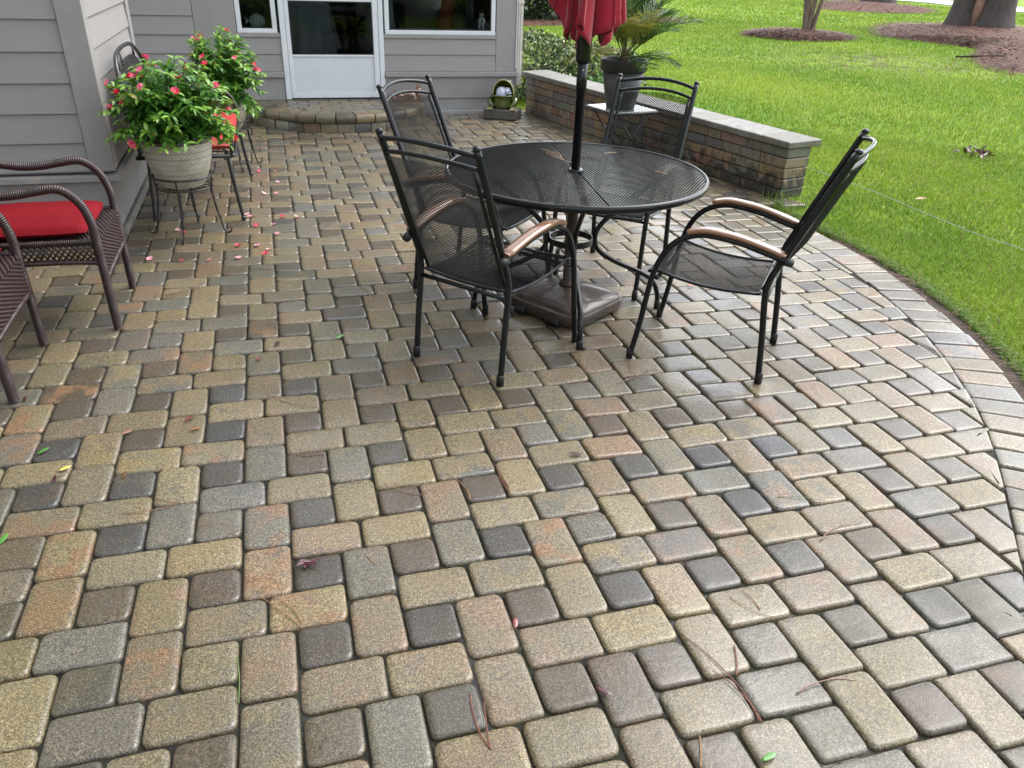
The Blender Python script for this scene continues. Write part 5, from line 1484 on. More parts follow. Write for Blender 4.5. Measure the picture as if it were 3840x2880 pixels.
# ================================================================== PLANTING
M_HEDGE = attr_mat('variegated_leaf', rough=.4, translucent=.2, coat=.2)
M_TWIG = nmat('brown_twig', (0.05, 0.033, 0.02), rough=.8)
def leaf_cloud(n, sampler, size, colf, ratio=.5, seedv=1):
    """numpy quads (two triangles) scattered by sampler -> V,F,C"""
    r_ = np.random.default_rng(seedv)
    P, Nrm = sampler(n, r_); n = len(P)
    d = r_.normal(size=(n, 3)) + Nrm*.9; d /= np.linalg.norm(d, axis=1)[:, None]
    s = np.cross(d, r_.normal(size=(n, 3))); s /= np.linalg.norm(s, axis=1)[:, None]
    nn = np.cross(d, s)
    L = size*r_.uniform(.65, 1.25, (n, 1)); W = L*ratio*.5
    V = np.stack([P, P+d*L*.5+s*W+nn*L*.06, P+d*L, P+d*L*.5-s*W+nn*L*.06], 1).reshape(-1, 3)
    i = np.arange(n)*4; F = np.stack([np.stack([i, i+1, i+2], 1), np.stack([i, i+2, i+3], 1)], 1).reshape(-1, 3)
    Cc = np.repeat(colf(P, r_), 4, axis=0)
    return V, F, Cc
def shell_sampler(c, rad, p=4.0, inner=.55, lump=.12, zmin=0.0):
    c = np.array(c); rad = np.array(rad)
    def f(n, r_):
        d = r_.normal(size=(n, 3)); d /= np.linalg.norm(d, axis=1)[:, None]
        k = (np.abs(d)**p).sum(1)**(-1/p); q = d*k[:, None]
        lum = 1 + lump*(np.sin(q[:, 0]*9+1)*np.cos(q[:, 1]*7)+np.sin(q[:, 2]*8+q[:, 0]*5))
        t = (inner+(1-inner)*r_.random(n)**.5)*lum
        P = c+q*rad*t[:, None]; ok = P[:, 2] > zmin
        return P[ok], d[ok]
    return f
hd = thing('variegated_hedge', 'low clipped hedge of cream-edged green leaves behind the garden wall', 'hedge', (3.62, 8.55, -.03))
def hedge_col(P, r_):
    n = len(P); g = r_.random((n, 1)); c = np.where(g < .24, np.array([[.42, .44, .22]]), np.where(g < .5, np.array([[.13, .19, .05]]), np.array([[.035, .075, .022]])))
    top = np.clip((P[:, 2:3]-.35)/.3, 0, 1); y = r_.random((n, 1))
    return c*(.75+.5*r_.random((n, 1)))
S1 = shell_sampler((3.25, 8.55, .34), (.62, .50, .36), 3.5, .5, .10, .0); S2 = shell_sampler((4.05, 8.62, .28), (.66, .46, .29), 3.0, .5, .12, .0)
V1, F1, C1 = leaf_cloud(5200, S1, .055, hedge_col, .55, 3); V2, F2, C2 = leaf_cloud(4800, S2, .055, hedge_col, .55, 4)
Va = np.concatenate([V1, V2])-np.array([3.62, 8.55, -.03]); Fa = np.concatenate([F1, F2+len(V1)])
o = fast_mesh('foliage', Va, Fa, M_HEDGE, np.concatenate([C1, C2]), parent=hd); tag(o, kind='stuff')
mb = MB()
for k in range(70):
    a = random.uniform(0, 6.28); x = random.uniform(-.8, .9); y = random.gauss(0, .12)
    mb.tube([(x, y, 0), (x+.1*math.cos(a), y+.1*math.sin(a), .22), (x+.2*math.cos(a), y+.22*math.sin(a), .36+.1*random.random())], [.008, .006, .003], 5)
tag(mb.build('branches', M_TWIG, hd), kind='stuff')
# small bright plant at the foot of the planter
def bush(name, label, loc, rad, n, size, colf, seedv, inner=.3, p=2.2, stems=14, ratio=.4, cat='shrub', group=None):
    t = thing(name, label, cat, loc, 0, group)
    V, F, Cc = leaf_cloud(n, shell_sampler((0, 0, rad[2]*.9), rad, p, inner, .16, .0), size, colf, ratio, seedv)
    tag(fast_mesh('foliage', V, F, M_HEDGE, Cc, parent=t), kind='stuff')
    mb = MB()
    for k in range(stems):
        a = random.uniform(0, 6.28); q = random.uniform(.3, .8)
        mb.tube([(0, 0, -.02), (rad[0]*.4*q*math.cos(a), rad[1]*.4*q*math.sin(a), rad[2]*.8), (rad[0]*.8*q*math.cos(a), rad[1]*.8*q*math.sin(a), rad[2]*1.5)], [.012*rad[2]*2, .008*rad[2]*2, .004], 5)
    tag(mb.build('stems', M_TWIG, t), kind='stuff'); return t
def green(c, v=.35): return lambda P, r_: np.array([c])*(1-v+2*v*r_.random((len(P), 1)))
bush('young_plant', 'small bright green leafy plant behind the wall left of the palm pot', (3.78, 7.62, -.03), (.16, .16, .19), 420, .085, green((.07, .19, .035)), 8, .1, 2.0, 8, .3, 'plant')
for i, (x, y, rx, rz, lab) in enumerate(((5.2, 20.8, 1.5, .62, 'dark evergreen shrub farthest left across the lawn, beside the house corner'), (7.4, 21.4, 1.5, .70, 'dark evergreen shrub across the lawn, just left of the red umbrella'), (9.6, 22.0, 1.6, .6, 'dark shrub across the lawn, hidden mostly behind the red umbrella'))):
    bush('evergreen_shrub', lab, (x, y, -.03), (rx, 1.1, rz), 5200, .15, green((.030, .058, .016), .55), 30+i, .35, 2.6, 16, .5, 'shrub', 'dark shrubs across the lawn')

# unseen evergreen mass added behind the camera to darken the window reflections
V, F, Cc = leaf_cloud(14000, shell_sampler((3.5, -7.5, 1.1), (9.5, 1.0, 1.5), 5.0, .6, .1, -.02), .22, green((.022, .042, .014), .5), .5, 91)
tag(fast_mesh('unseen_reflection_hedge', V, F, M_HEDGE, Cc), kind='stuff')
# mulch beds
M_STRAW = nmat('pine_straw', (0.150, 0.054, 0.028), (0.098, 0.034, 0.019), 3, .85, bmp=1, bscale=16, bdist=.10, c3=(0.17, 0.088, 0.052), scale3=11, world_pos=True)
M_STRAWN = attr_mat('straw_needles', rough=.7)
def bed(poly_, h, name='mulch_bed', needles=3000, seedv=1):
    P = bez([(x, y, 0) for x, y in poly_], 5, True); c = sum(P, Vector())/len(P)
    mb = MB(); J = 7; n = len(P); V = []
    for j in range(J):
        t = 1-j/J
        for i, p in enumerate(P):
            q = c.lerp(p, t*(1+.03*mnoise.noise((p.x*1.3, p.y*1.3, seedv)))); bump_ = h*(1-t**3)+.03*mnoise.noise((q.x*1.5, q.y*1.5, 2))*(1-t**4)
            V.append((q.x, q.y, lawn_z(q.x, q.y)+.004+bump_+ (-.03 if j == 0 else 0)))
    V.append((c.x, c.y, lawn_z(c.x, c.y)+h)); F = []
    for j in range(J-1):
        for i in range(n): F.append((j*n+i, j*n+(i+1) % n, (j+1)*n+(i+1) % n, (j+1)*n+i))
    for i in range(n): F.append(((J-1)*n+i, (J-1)*n+(i+1) % n, len(V)-1))
    mb.add(V, F, smooth=True); o = mb.build(name, M_STRAW); tag(o, kind='structure')
    r_ = np.random.default_rng(seedv); ii = r_.integers(0, n, needles); tt = np.sqrt(r_.random(needles))*1.04
    Q = np.array([c.lerp(P[i], t) for i, t in zip(ii, tt)]); zz = np.array([lawn_z(q[0], q[1])+.01+h*(1-min(1, t)**3) for q, t in zip(Q, tt)]); Q[:, 2] = zz
    a = r_.uniform(0, 6.28, needles); L = r_.uniform(.12, .38, needles); D = np.stack([np.cos(a)*L, np.sin(a)*L, r_.uniform(-.01, .05, needles)], 1); W = np.stack([-np.sin(a), np.cos(a), 0*a], 1)*.012
    Vn = np.stack([Q-W, Q+W, Q+D], 1).reshape(-1, 3); Fn = np.arange(needles*3).reshape(-1, 3)
    pal = np.array([[.15, .06, .032], [.21, .10, .055], [.09, .034, .02], [.05, .022, .014]]); Cn = np.repeat(pal[r_.integers(0, 4, needles)], 3, axis=0)
    tag(fast_mesh('straw', Vn, Fn, M_STRAWN, Cn, parent=o), kind='stuff')
    return o
B1 = [(11.5, 17.0), (12.2, 16.1), (13.5, 16.2), (14.4, 17.0), (14.7, 18.0), (13.8, 18.9), (12.6, 18.6), (11.8, 17.8)]
B2 = [(16.0, 18.1), (15.7, 16.9), (15.9, 15.5), (15.9, 14.4), (14.1, 12.6), (13.0, 10.6), (14.2, 9.0), (19, 8.4), (24.5, 12), (26, 18), (24.5, 22), (20.5, 22.4), (17.8, 20.5)]
B3 = [(21.9, 28.9), (23.4, 27.2), (26, 27.8), (28.4, 30.0), (29.8, 33.5), (28.5, 36.6), (26.2, 35), (24, 32.2)]
B4 = [(3.9, 18.9), (5.6, 18.6), (7.5, 19.2), (9.8, 19.8), (12.2, 21.2), (12, 23.4), (7, 23.2), (3.9, 22.4)]
bed(B1, .10, needles=7000, seedv=1); bed(B2, .13, needles=20000, seedv=2); bed(B3, .12, needles=6000, seedv=3); bed(B4, .03, needles=2500, seedv=4)
BEDS = [np.array(b) for b in (B1, B2, B3, B4)]

# trees
def bark(name, c1, c2): return nmat(name, c1, c2, 5, .85, bmp=1.0, bscale=9, bdist=.06, stretch=(2.2, 2.2, .55), c3=tuple(x*.45 for x in c1), scale3=6)
M_PINE = bark('pine_bark', (0.070, 0.055, 0.046), (0.048, 0.040, 0.035)); M_MYRT = nmat('myrtle_bark', (0.17, 0.125, 0.085), (0.11, 0.08, 0.055), 7, .7, bmp=.5, bscale=20, bdist=.01, stretch=(3, 3, .5))
M_CROWN = attr_mat('tree_foliage', rough=.5, translucent=.25)
def crown(t, blobs, n, size, col, seedv, ratio=.35):
    Vs, Fs, Cs = [], [], []; o = 0
    for i, (c, rad) in enumerate(blobs):
        V, F, Cc = leaf_cloud(n, shell_sampler(c, rad, 2.1, .25, .2, -99), size, green(col, .5), ratio, seedv+i); Vs.append(V); Fs.append(F+o); Cs.append(Cc); o += len(V)
    tag(fast_mesh('crown', np.concatenate(Vs), np.concatenate(Fs), M_CROWN, np.concatenate(Cs), parent=t), kind='stuff')
def pine(name, label, loc, stems, seedv):
    t = thing(name, label, 'tree', loc)
    for (dx, dy, r0, lean) in stems:
        mb = MB(); pts = []; rad = []
        for i in range(26):
            z = -.1+ (i/25)**1.6*11.0; pts.append((dx+lean[0]*z, dy+lean[1]*z, z)); rad.append(r0*(1-.045*z)*(1+.42*math.exp(-max(0, z)*2.6)))
        K = 20; V = []; F = []
        for i, (p, r_) in enumerate(zip(pts, rad)):
            for k in range(K):
                a = 2*math.pi*k/K; w = 1+.07*math.sin(3*a+dx*9)*math.exp(-max(0, p[2]))+.05*mnoise.noise((math.cos(a)*2, math.sin(a)*2, p[2]*1.3+dx)); V.append((p[0]+r_*w*math.cos(a), p[1]+r_*w*math.sin(a), p[2]))
        for i in range(25):
            for k in range(K): F.append((i*K+k, i*K+(k+1) % K, (i+1)*K+(k+1) % K, (i+1)*K+k))
        mb.add(V, F, smooth=True); mb.build('trunk', M_PINE, t)
        for k in range(7):
            a = k*2.4+dx; z = 6.5+k*.6; b = Vector((dx+lean[0]*z, dy+lean[1]*z, z)); l = MB(); l.tube(bez([b, b+Vector((math.cos(a), math.sin(a), .3)), b+Vector((2.1*math.cos(a), 2.1*math.sin(a), 1.0))], 4), [.09-.01*i for i in range(9)], 7); l.build('limb', M_PINE, t)
    crown(t, [((0, 0, 10.2), (2.6, 2.6, 1.3)), ((1.2, -.8, 8.6), (1.9, 1.7, .8)), ((-1.2, .9, 8.9), (1.8, 1.8, .8))], 1500, .45, (.035, .065, .018), seedv, .12)
    return t
pine('pine_tree', 'thick twin-trunked pine with pale split at its base in the big straw bed', (21.05, 19.95, .08), ((-.24, .36, .40, (.012, .0)), (.24, -.36, .46, (.002, -.004))), 50)
for tt in [bpy.data.objects['pine_tree']]:
    mb = MB(); mb.tube([(-.28, -.16, -.05), (-.27, -.17, .5), (-.25, -.18, 1.3), (-.24, -.16, 2.6)], [.10, .14, .12, .04], 10); mb.build('pale_split', nmat('peeled_wood', (0.26, 0.155, 0.10), (0.19, 0.11, 0.07), 5, .8, bmp=.5, bscale=12, bdist=.02), tt)
pine('pine_tree', 'distant pine whose trunk foot just shows at the top, in the far straw bed', (29.9, 35.6, .05), ((0, 0, .62, (.0, .0)),), 60)
cm = thing('crape_myrtle', 'slim multi-stemmed crape myrtle in the small straw bed on the lawn', 'tree', (13.72, 17.95, .07))
for k in range(7):
    a = R(-170+52*k)+random.uniform(-.2, .2); sp = random.uniform(.14, .34); r0 = random.uniform(.045, .075)
    b = Vector((.10*math.cos(a), .10*math.sin(a), -.05))
    P = bez([b, b+Vector((sp*.25*math.cos(a), sp*.25*math.sin(a), .5)), b+Vector((sp*.9*math.cos(a), sp*.9*math.sin(a), 1.4)), b+Vector((sp*2.2*math.cos(a+.2), sp*2.2*math.sin(a+.2), 2.8)), b+Vector((sp*3.2*math.cos(a), sp*3.2*math.sin(a), 4.0))], 5)
    mb = MB(); mb.tube(P, [r0*(1-.7*i/(len(P)-1)) for i in range(len(P))], 9); mb.build('stem', M_MYRT, cm)
crown(cm, [((0, 0, 4.3), (1.4, 1.4, 1.0))], 1600, .16, (.05, .12, .025), 70, .45)

# ================================================================== GRASS
def inside(poly_, X, Y):
    r_ = np.zeros(len(X), bool); n = len(poly_)
    for i in range(n):
        x1, y1 = poly_[i]; x2, y2 = poly_[(i+1) % n]
        c = ((y1 > Y) != (y2 > Y)) & (X < (x2-x1)*(Y-y1)/(y2-y1+1e-12)+x1); r_ ^= c
    return r_
edge_sdv = np.vectorize(edge_sd)
def lawn_ok(X, Y):
    rad = edge_sdv(X, Y); ok = ~((rad < R_OUT+.075+.02*np.sin(X*31+Y*23)) & (Y < ACY+.01))
    ok &= ~((Y >= ACY) & (Y < 3.62) & (X < R_OUT+ACX+.05+.03*np.sin(Y*9)))
    tx = WALL_A.x + (WALL_B.x-WALL_A.x)*(WALL_A.y-Y)/(WALL_A.y-WALL_B.y)
    ok &= ~((Y >= 3.58) & (Y < 7.4) & (X < tx+.27)); ok &= ~((Y >= 7.3) & (X < 2.78) & (Y < 12)) & ~((X < 2.7) & (Y < 12))
    for b in BEDS: ok &= ~inside(b, X, Y)
    ok &= ~((X > 32.2) & (Y < 36.5)) & ~((X+Y) > 71.0)
    return ok
lawn_zv = np.vectorize(lawn_z)
def grass_zone(d0, d1, dens, h, w, seg, seedv):
    r_ = np.random.default_rng(seedv)
    th0, th1 = R(12), R(58)           # azimuth from +Y towards +X, seen from the camera
    area = .5*(th1-th0)*(d1*d1-d0*d0); n = int(area*dens)
    d = np.sqrt(r_.random(n)*(d1*d1-d0*d0)+d0*d0); a = r_.uniform(th0, th1, n)
    X = CAM.x+d*np.sin(a); Y = CAM.y+d*np.cos(a)
    u, v, z = project(np.stack([X, Y, 0*X], 1)); m = (u > -90) & (u < 1130) & (v > -45) & (v < 820) & lawn_ok(X, Y)
    bare = np.exp(-(((X-11.6)/2.6)**2+((Y-12.2)/1.7)**2))*.75; m &= r_.random(n) > bare
    X, Y = X[m], Y[m]; n = len(X); Z = lawn_zv(X, Y) if n < 400000 else 0*X-.03
    hh = h*r_.uniform(.55, 1.2, n); az = r_.uniform(0, 2*math.pi, n); ln = r_.uniform(.15, .8, n); dx, dy = np.cos(az), np.sin(az); wx, wy = -dy*w/2, dx*w/2
    B = np.stack([X, Y, Z-.004], 1); Wv = np.stack([wx, wy, 0*wx], 1)*r_.uniform(.7, 1.3, (n, 1))
    mid = B+np.stack([dx*hh*ln*.28, dy*hh*ln*.28, hh*.62], 1); tip = B+np.stack([dx*hh*ln, dy*hh*ln, hh*(1-.25*ln)], 1)
    nz = np.array([mnoise.noise((x*.5, y*.5, 7)) for x, y in zip(X, Y)])+.5*np.array([mnoise.noise((x*2.1, y*2.1, 9)) for x, y in zip(X, Y)])
    t = np.clip(.5+.7*nz+r_.normal(0, .22, n), 0, 1)[:, None]
    col = np.array([[.115, .235, .016]])*(1-t)+np.array([[.280, .370, .036]])*t
    st = r_.random(n) < .07; col[st] = np.array([.24, .20, .08]); col *= r_.uniform(.75, 1.2, (n, 1))
    if seg == 2:
        V = np.stack([B-Wv, B+Wv, mid-Wv*.75, mid+Wv*.75, tip], 1).reshape(-1, 3); i = np.arange(n)*5
        F = np.stack([np.stack([i, i+1, i+3], 1), np.stack([i, i+3, i+2], 1), np.stack([i+2, i+3, i+4], 1)], 1).reshape(-1, 3); k = 5
    else:
        V = np.stack([B-Wv, B+Wv, tip], 1).reshape(-1, 3); F = np.arange(n*3).reshape(-1, 3); k = 3
    return V, F, np.repeat(col, k, axis=0)
M_GRASS = attr_mat('grass_blade', rough=.55, translucent=.35, spec=.3)
zones = [grass_zone(3.0, 6.0, 8500, .046, .0042, 2, 1), grass_zone(6.0, 9.5, 3600, .050, .0065, 2, 2), grass_zone(9.5, 16, 1100, .055, .012, 1, 3), grass_zone(16, 28, 330, .06, .024, 1, 4), grass_zone(28, 52, 90, .07, .05, 1, 5)]
off = 0; Vs, Fs, Cs = [], [], []
for V, F, Cc in zones: Vs.append(V); Fs.append(F+off); Cs.append(Cc); off += len(V)
g = fast_mesh('lawn_grass', np.concatenate(Vs), np.concatenate(Fs), M_GRASS, np.concatenate(Cs)); tag(g, 'bright green mown grass covering the lawn', 'grass', kind='stuff')
# ragged longer grass hanging over the paver edge, with straw
def edge_grass():
    r_ = np.random.default_rng(77); n = 5200; sl = r_.uniform(-.8, 4.3, n); rad = R_OUT+.075+np.abs(r_.normal(0, .05, n))
    XY = np.array([edge_pt(q, w_) for q, w_ in zip(sl, rad)]); X, Y = XY[:, 0], XY[:, 1]; nn_ = [edge_n(x, y) for x, y in XY]; a = np.array([math.atan2(q.y, q.x) for q in nn_]); hh = r_.uniform(.03, .085, n); out = np.stack([-np.cos(a), -np.sin(a)], 1)+r_.normal(0, .8, (n, 2)); out /= np.linalg.norm(out, axis=1)[:, None]
    ln = r_.uniform(.2, 1.0, n); B = np.stack([X, Y, 0*X-.035], 1); W = np.stack([-out[:, 1], out[:, 0], 0*X], 1)*.002
    mid = B+np.stack([out[:, 0]*hh*ln*.3, out[:, 1]*hh*ln*.3, hh*.6], 1); tip = B+np.stack([out[:, 0]*hh*ln, out[:, 1]*hh*ln, hh*(1-.5*ln)], 1)
    V = np.stack([B-W, B+W, mid-W*.8, mid+W*.8, tip], 1).reshape(-1, 3); i = np.arange(n)*5
    F = np.stack([np.stack([i, i+1, i+3], 1), np.stack([i, i+3, i+2], 1), np.stack([i+2, i+3, i+4], 1)], 1).reshape(-1, 3)
    t = r_.random((n, 1)); col = np.array([[.06, .15, .02]])*(1-t)+np.array([[.17, .27, .04]])*t; col[r_.random(n) < .12] = [.26, .22, .09]
    return fast_mesh('edge_grass', V, F, M_GRASS, np.repeat(col, 5, axis=0))
tag(edge_grass(), 'ragged longer grass leaning over the curved paver edge', 'grass', kind='stuff')
M_NEEDLE = nmat('pine_needle', (0.185, 0.062, 0.025), (0.115, 0.035, 0.018), 30, .45, coat=.4)
M_NEEDLET = nmat('tan_pine_needle', (0.30, 0.17, 0.075), (0.22, 0.11, 0.045), 30, .45, coat=.4)
mb = MB()
for k in range(260):
    q_ = edge_pt(random.uniform(-.6, 4.2), R_OUT+random.gauss(.035, .035)); d = random.uniform(0, 6.28); L_ = random.uniform(.05, .13)
    c_ = Vector((q_.x, q_.y, random.uniform(-.012, .006))); e = Vector((math.cos(d), math.sin(d), random.uniform(-.05, .12)))*L_
    mb.tube([c_-e*.5, c_+Vector((0, 0, .004)), c_+e*.5], .0011, 3, caps=False)
tag(mb.build('edge_straw', M_NEEDLE), 'brown pine straw along the soil edge of the patio', 'pine straw', kind='stuff')

# weeds at the wall corner
def tuft(label, loc, n, h, sp, name='grass_tuft'):
    mb = MB()
    for k in range(n):
        a = random.uniform(0, 6.28); hh = h*random.uniform(.5, 1.1); b = Vector((random.gauss(0, sp*.3), random.gauss(0, sp*.3), 0)); d = Vector((math.cos(a), math.sin(a), 0)); ln = random.uniform(.2, .9)*hh; w = Vector((-d.y, d.x, 0))*.0022
        p1 = b+d*ln*.35+Vector((0, 0, hh*.65)); p2 = b+d*ln+Vector((0, 0, hh*.9)); g_ = random.random(); c_ = (.08+.08*g_, .17+.12*g_, .025)
        if random.random() < .15: c_ = (.3, .28, .12)
        mb.add([b-w, b+w, p1+w*.7, p1-w*.7, p2], [(0, 1, 2, 3), (3, 2, 4)], c_)
    o = mb.build(name, M_GRASS, color=True); o.location = loc; tag(o, label, 'grass tuft', kind='stuff'); return o
tuft('tall weedy grass tuft at the end of the garden wall', (3.60, 3.50, -.002), 38, .14, .16)
tuft('grass tuft against the foot of the wall end, lawn side', (3.86, 3.56, -.03), 80, .10, .22)
tuft('tiny weed sprouting from the joint beside the round step', (-.02, 6.42, .0), 10, .05, .03)

# ================================================================== LITTER
NEEDLES = [(-0.111, 0.319, 0.013, 0.155), (-0.092, 0.278, 0.007, 0.145), (0.983, -0.129, 1.041, -0.425), (1.007, -0.262, 1.044, -0.43), (1.173, -0.377, 1.34, -0.379), (0.526, 0.726, 0.57, 0.569), (0.703, 0.741, 0.702, 0.589), (0.693, 0.673, 0.706, 0.583), (-0.5, 0.75, -0.339, 0.772), (-0.426, 0.818, -0.339, 0.767), (0.311, 0.721, 0.42, 0.63), (0.341, 0.714, 0.432, 0.674), (-0.062, 1.424, 0.135, 1.269), (1.348, 1.2, 1.537, 1.287), (1.371, 1.204, 1.47, 1.275), (1.181, -0.037, 1.272, -0.142), (1.228, -0.021, 1.238, -0.103), (1.102, -0.2, 1.057, -0.29), (0.395, -0.179, 0.406, -0.338), (0.421, -0.213, 0.405, -0.335), (0.883, -0.424, 0.846, -0.498), (0.841, 1.417, 0.876, 1.284), (0.686, 1.93, 0.856, 1.831), (-0.567, 2.258, -0.449, 2.322), (1.582, 0.111, 1.771, 0.158), (0.869, 0.435, 1.004, 0.371), (0.21, 0.379, 0.245, 0.313), (-0.384, 2.649, -0.598, 2.564), (-0.133, 2.876, 0.013, 2.812), (0.456, 2.293, 0.419, 2.491), (0.13, 0.948, 0.035, 0.955)]
TABLEN = [(1.379, 2.435, 1.409, 2.197), (1.376, 2.351, 1.432, 2.127), (1.418, 2.367, 1.418, 2.245), (1.665, 2.294, 1.733, 2.306), (1.77, 1.917, 1.802, 1.86)]
def needle(segs, z, label, group, mat, r_=.0011):
    c = Vector((sum(q[0]+q[2] for q in segs)/(2*len(segs)), sum(q[1]+q[3] for q in segs)/(2*len(segs)), 0)); mb = MB()
    for (x0, y0, x1, y1) in segs:
        a, b = Vector((x0, y0, 0))-c, Vector((x1, y1, 0))-c; m_ = (a+b)/2; d = b-a; s = Vector((-d.y, d.x, 0))*random.uniform(-.12, .12)
        P = bez([a, a.lerp(m_, .6)+s*.8+Vector((0, 0, .002)), b.lerp(m_, .6)+s+Vector((0, 0, .0015)), b], 4)
        mb.tube(P, [r_]*len(P), 4); mb.tube([p+Vector((.0016*k/len(P)+.001, -.0012, .0003)) for k, p in enumerate(P)], r_*.9, 4)
    o = mb.build('pine_needle', mat); o.location = (c.x, c.y, z); tag(o, label, 'pine needle', group)
NL = [((0, 1), 'forked tan pine needles crossing a yellow-tan paver at lower left'), ((2, 3), 'longest reddish pine needle pair, on the pavers at lower right of centre'), ((4,), 'straight dark red pine needle across a mottled paver at bottom right'), ((5,), 'curved red-brown pine needle on a tan paver at the picture centre'), ((6, 7), 'short orange pine needles in a joint just right of the picture centre'), ((8, 9), 'forked orange pine needles on pavers near the left edge'), ((10, 11), 'fine fan of pale pine needles on a dark square paver left of centre'), ((12,), 'thin pale pine needle on pavers in front of the near armchair'), ((13, 14), 'orange pine needles between the two front armchairs\' feet'), ((15, 16), 'brown twig-like pine needles on a pale paver at right of centre'), ((17,), 'short upright-looking red pine needle above the long pair at lower right'), ((18, 19), 'forked tan pine needles at the bottom edge, centre'), ((20,), 'red pine needle cut off by the bottom edge'), ((21,), 'red pine needles touching the near armchair\'s rear foot'), ((22,), 'pale pine needle lying left of the umbrella base'), ((23,), 'pale pine needle near the front foot of the wicker chair'), ((24,), 'faint brown pine needle near the right border pavers'), ((25,), 'pale straight pine needle on a square paver right of centre'), ((26,), 'small forked pine needle right of the maroon leaf spray'), ((27,), 'pale pine needle just in front of the plant stand'), ((28,), 'pale pine needle beside the fallen flowers'), ((29,), 'thin pine needle left of the near armchair\'s back'), ((30,), 'thin pine needle on tan pavers left of the picture centre')]
for i, (ix, lab) in enumerate(NL): needle([NEEDLES[k] for k in ix], .003, lab, 'pine needles on the patio', M_NEEDLE if i % 3 else M_NEEDLET)
for ix, lab in (((0, 1, 2), 'tangle of dry pine needles on the table top, left of the pole'), ((3,), 'small dry needle on the far right of the table top'), ((4,), 'small orange needle near the right rim of the table top')): needle([TABLEN[k] for k in ix], TZ+.0035, lab, 'pine needles on the table', M_NEEDLET, .0014)
LCOL = {'r': (.17, .035, .022), 'o': (.36, .13, .04), 'p': (.24, .12, .09), 'g': (.07, .22, .03), 'y': (.62, .50, .12), 'd': (.055, .014, .014), 'b': (.13, .065, .03)}
LEAVES = [(0.564, 0.009, 'r', 'small red-brown leaf in the paver joint low centre'), (-0.339, 1.285, 'r', 'upper of two small rusty leaves on a tan paver at left'), (-0.314, 1.206, 'o', 'lower, flatter orange leaf of the two on a tan paver at left'), (-0.548, 1.234, 'p', 'pale pinkish-brown leaf across a paver edge at left'), (-0.806, 1.17, 'g', 'small green leaf on a paver near the left edge'), (-0.714, 1.041, 'y', 'yellow petal-like leaf on the pavers at left'), (-0.734, 0.986, 'd', 'dark purple leaf just below the yellow one'), (-0.52, 0.957, 'b', 'soaked brown leaf on an orange-brown paver at left'), (0.711, -0.255, 'd', 'dark maroon leaf in a joint at lower centre'), (0.269, 1.887, 'g', 'green leaf left of the near armchair foot'), (-0.952, 1.574, 'd', 'dark curled leaf by the near wicker chair foot'), (0.998, 0.732, 'd', 'dark red leaf standing in a joint in front of the table'), (-0.008, 1.871, 'd', 'dark twig-like leaf left of the near armchair'), (-0.088, 1.735, 'r', 'rusty leaf on a tan paver left of the near armchair'), (-0.814, 0.695, 'g', 'green leaf cut off by the left picture edge'), (-1.202, 2.305, 'g', 'bright green leaf tip at the left edge beneath the wicker chair'), (1.008, -0.517, 'g', 'tiny green sprout leaf at the bottom right of centre'), (2.18, 2.147, 'o', 'orange-brown leaf on the pavers beyond the right armchair')]
M_DLEAF = attr_mat('fallen_leaf', rough=.35, coat=.6)
for (x, y, c_, lab) in LEAVES:
    mb = MB(); L_ = {'g': .045, 'd': .042}.get(c_, .04)*random.uniform(.8, 1.15); V, F = leaf_strip(L_, L_*.36, .5, -.12, 5)
    a = random.uniform(0, 6.28)
    for (vx, vy, vz) in [0]*0 or []: pass
    put(mb, V, F, Vector((-L_/2*math.cos(a), -L_/2*math.sin(a), .003)), Vector((math.cos(a), math.sin(a), 0)), random.uniform(-.15, .15), LCOL[c_])
    o = mb.build('fallen_leaf', M_DLEAF, color=True); o.location = (x, y, .003); tag(o, lab, 'leaf', 'fallen leaves on the patio')
    sm = o.modifiers.new('t', 'SOLIDIFY'); sm.thickness = .0008; sm.offset = 1
mb = MB()
for k, (a, L_) in enumerate(((2.9, .035), (3.5, .045), (4.1, .035), (.2, .03), (5.2, .03))):
    V, F = leaf_strip(L_, L_*.36, .5, -.1, 5); put(mb, V, F, Vector((0, 0, .004)), Vector((math.cos(a), math.sin(a), .05)), .1, (.06, .012, .014))
mb.tube([(0, 0, .004), (.03, .008, .006)], .001, 4, col=(.05, .02, .02))
o = mb.build('leaf_spray', M_DLEAF, color=True); o.location = (.053, .382, .002); tag(o, 'dark maroon spray of small leaflets on a charcoal paver', 'leaf spray')
PETALS = [(-0.667, 3.111), (-0.5, 3.05), (-0.353, 3.037), (-0.194, 3.038), (-0.047, 3.09), (-0.031, 3.16), (0.027, 3.435), (-0.096, 3.625), (0.009, 3.636), (-0.154, 3.886), (-0.201, 3.257), (-0.093, 3.238), (0.045, 5.011), (-0.077, 5.028), (0.055, 4.684), (-0.56, 3.611), (-0.522, 3.559), (0.042, 4.364), (-0.047, 4.378), (0.065, 3.797), (-0.139, 3.831), (0.153, 3.782)]
for i, (x, y) in enumerate(PETALS):
    mb = MB(); pale = i % 3 != 1; flower_geo(mb, Vector((0, 0, .004)), Vector((random.gauss(0, .15), random.gauss(0, .15), 1)), (.80, .42, .50) if pale else (.74, .05, .13), random.uniform(.014, .021))
    o = mb.build('fallen_flower', M_PETAL, color=True); o.location = (x, y, .002)
    tag(o, 'pale pink fallen vinca flower on the pavers by the pots' if pale else 'deep pink fallen vinca flower on the pavers by the pots', 'flower', 'pale fallen flowers' if pale else 'deep pink fallen flowers')
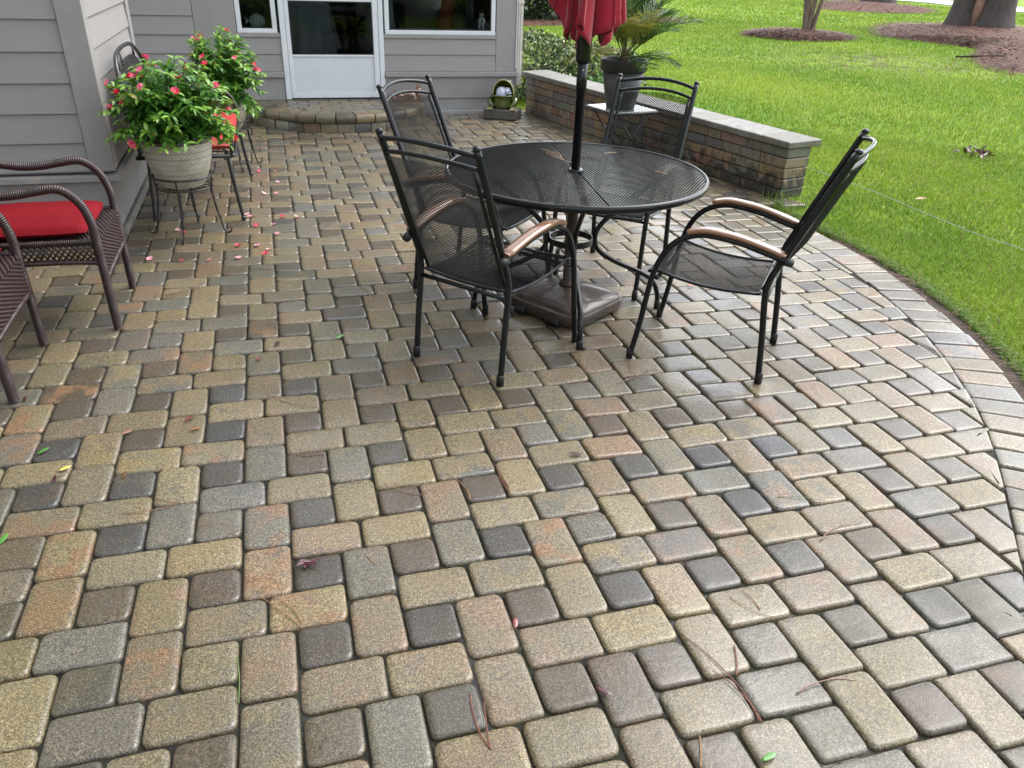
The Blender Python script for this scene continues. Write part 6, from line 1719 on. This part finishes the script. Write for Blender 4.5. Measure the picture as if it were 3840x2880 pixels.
for i, (x0, y0, x1, y1, lab) in enumerate(((1.581, .342, 1.734, .277, 'single green grass blade lying on the pavers at right'), (-.147, .075, -.14, -.07, 'green grass blade caught in a paver joint at lower left'))):
    a, b = Vector((x0, y0, 0)), Vector((x1, y1, 0)); c = (a+b)/2; mb = MB(); mb.tube(bez([a-c, Vector((.004, .006, .003)), b-c], 6), .0016, 4, flat=.5); o = mb.build('loose_grass', M_STEMG); o.location = (c.x, c.y, .004 if i == 0 else .0015); tag(o, lab, 'loose grass')
mb = MB(); mb.tube(bez([(4.50, 4.75, .012), (4.52, 4.52, .014), (4.59, 3.72, .013), (4.57, 3.18, .015), (4.572, 2.62, .014), (4.63, 2.3, .013), (4.70, 1.7, .012)], 8), .0024, 6)
o = mb.build('white_string', nmat('white_cord', (.36, .37, .38), rough=.6)); tag(o, 'thin white string stretched over the grass from the wall end', 'string')
dl = MB()
for k in range(26):
    a = random.uniform(0, 6.28); L_ = random.uniform(.05, .10); V, F = leaf_strip(L_, L_*.45, .8, random.uniform(-.5, .6), 4)
    g_ = random.random(); put(dl, V, F, Vector((random.gauss(0, .075), random.gauss(0, .04), random.uniform(.005, .05))), rand_dir(a, random.uniform(-.1, .8)), random.uniform(-1, 1), (.13+.06*g_, .055+.03*g_, .045+.02*g_) if random.random() < .75 else (.30, .24, .22))
o = dl.build('dead_leaf_clump', M_DLEAF, color=True); o.location = (6.70, 4.80, -.02); tag(o, 'clump of curled brown dead leaves lying on the lawn', 'leaf clump', kind='stuff')
mb = MB(); V, F = leaf_strip(.08, .03, .5, -.1, 5); put(mb, V, F, Vector((0, 0, .0)), Vector((.9, -.4, .05)), .2, (.30, .11, .05)); o = mb.build('fallen_leaf', M_DLEAF, color=True); o.location = (4.80, 3.47, .008); tag(o, 'single orange-brown leaf on the grass beyond the right armchair', 'leaf')
mb = MB(); mb.tube(bez([(13.45, 12.5, .03), (13.62, 12.3, .06), (13.85, 12.05, .10), (14.02, 11.85, .12)], 5), [.02]*8+[.014]*8, 6); o = mb.build('fallen_branch', M_TWIG); tag(o, 'dark fallen branch poking from the straw bed at right', 'branch')
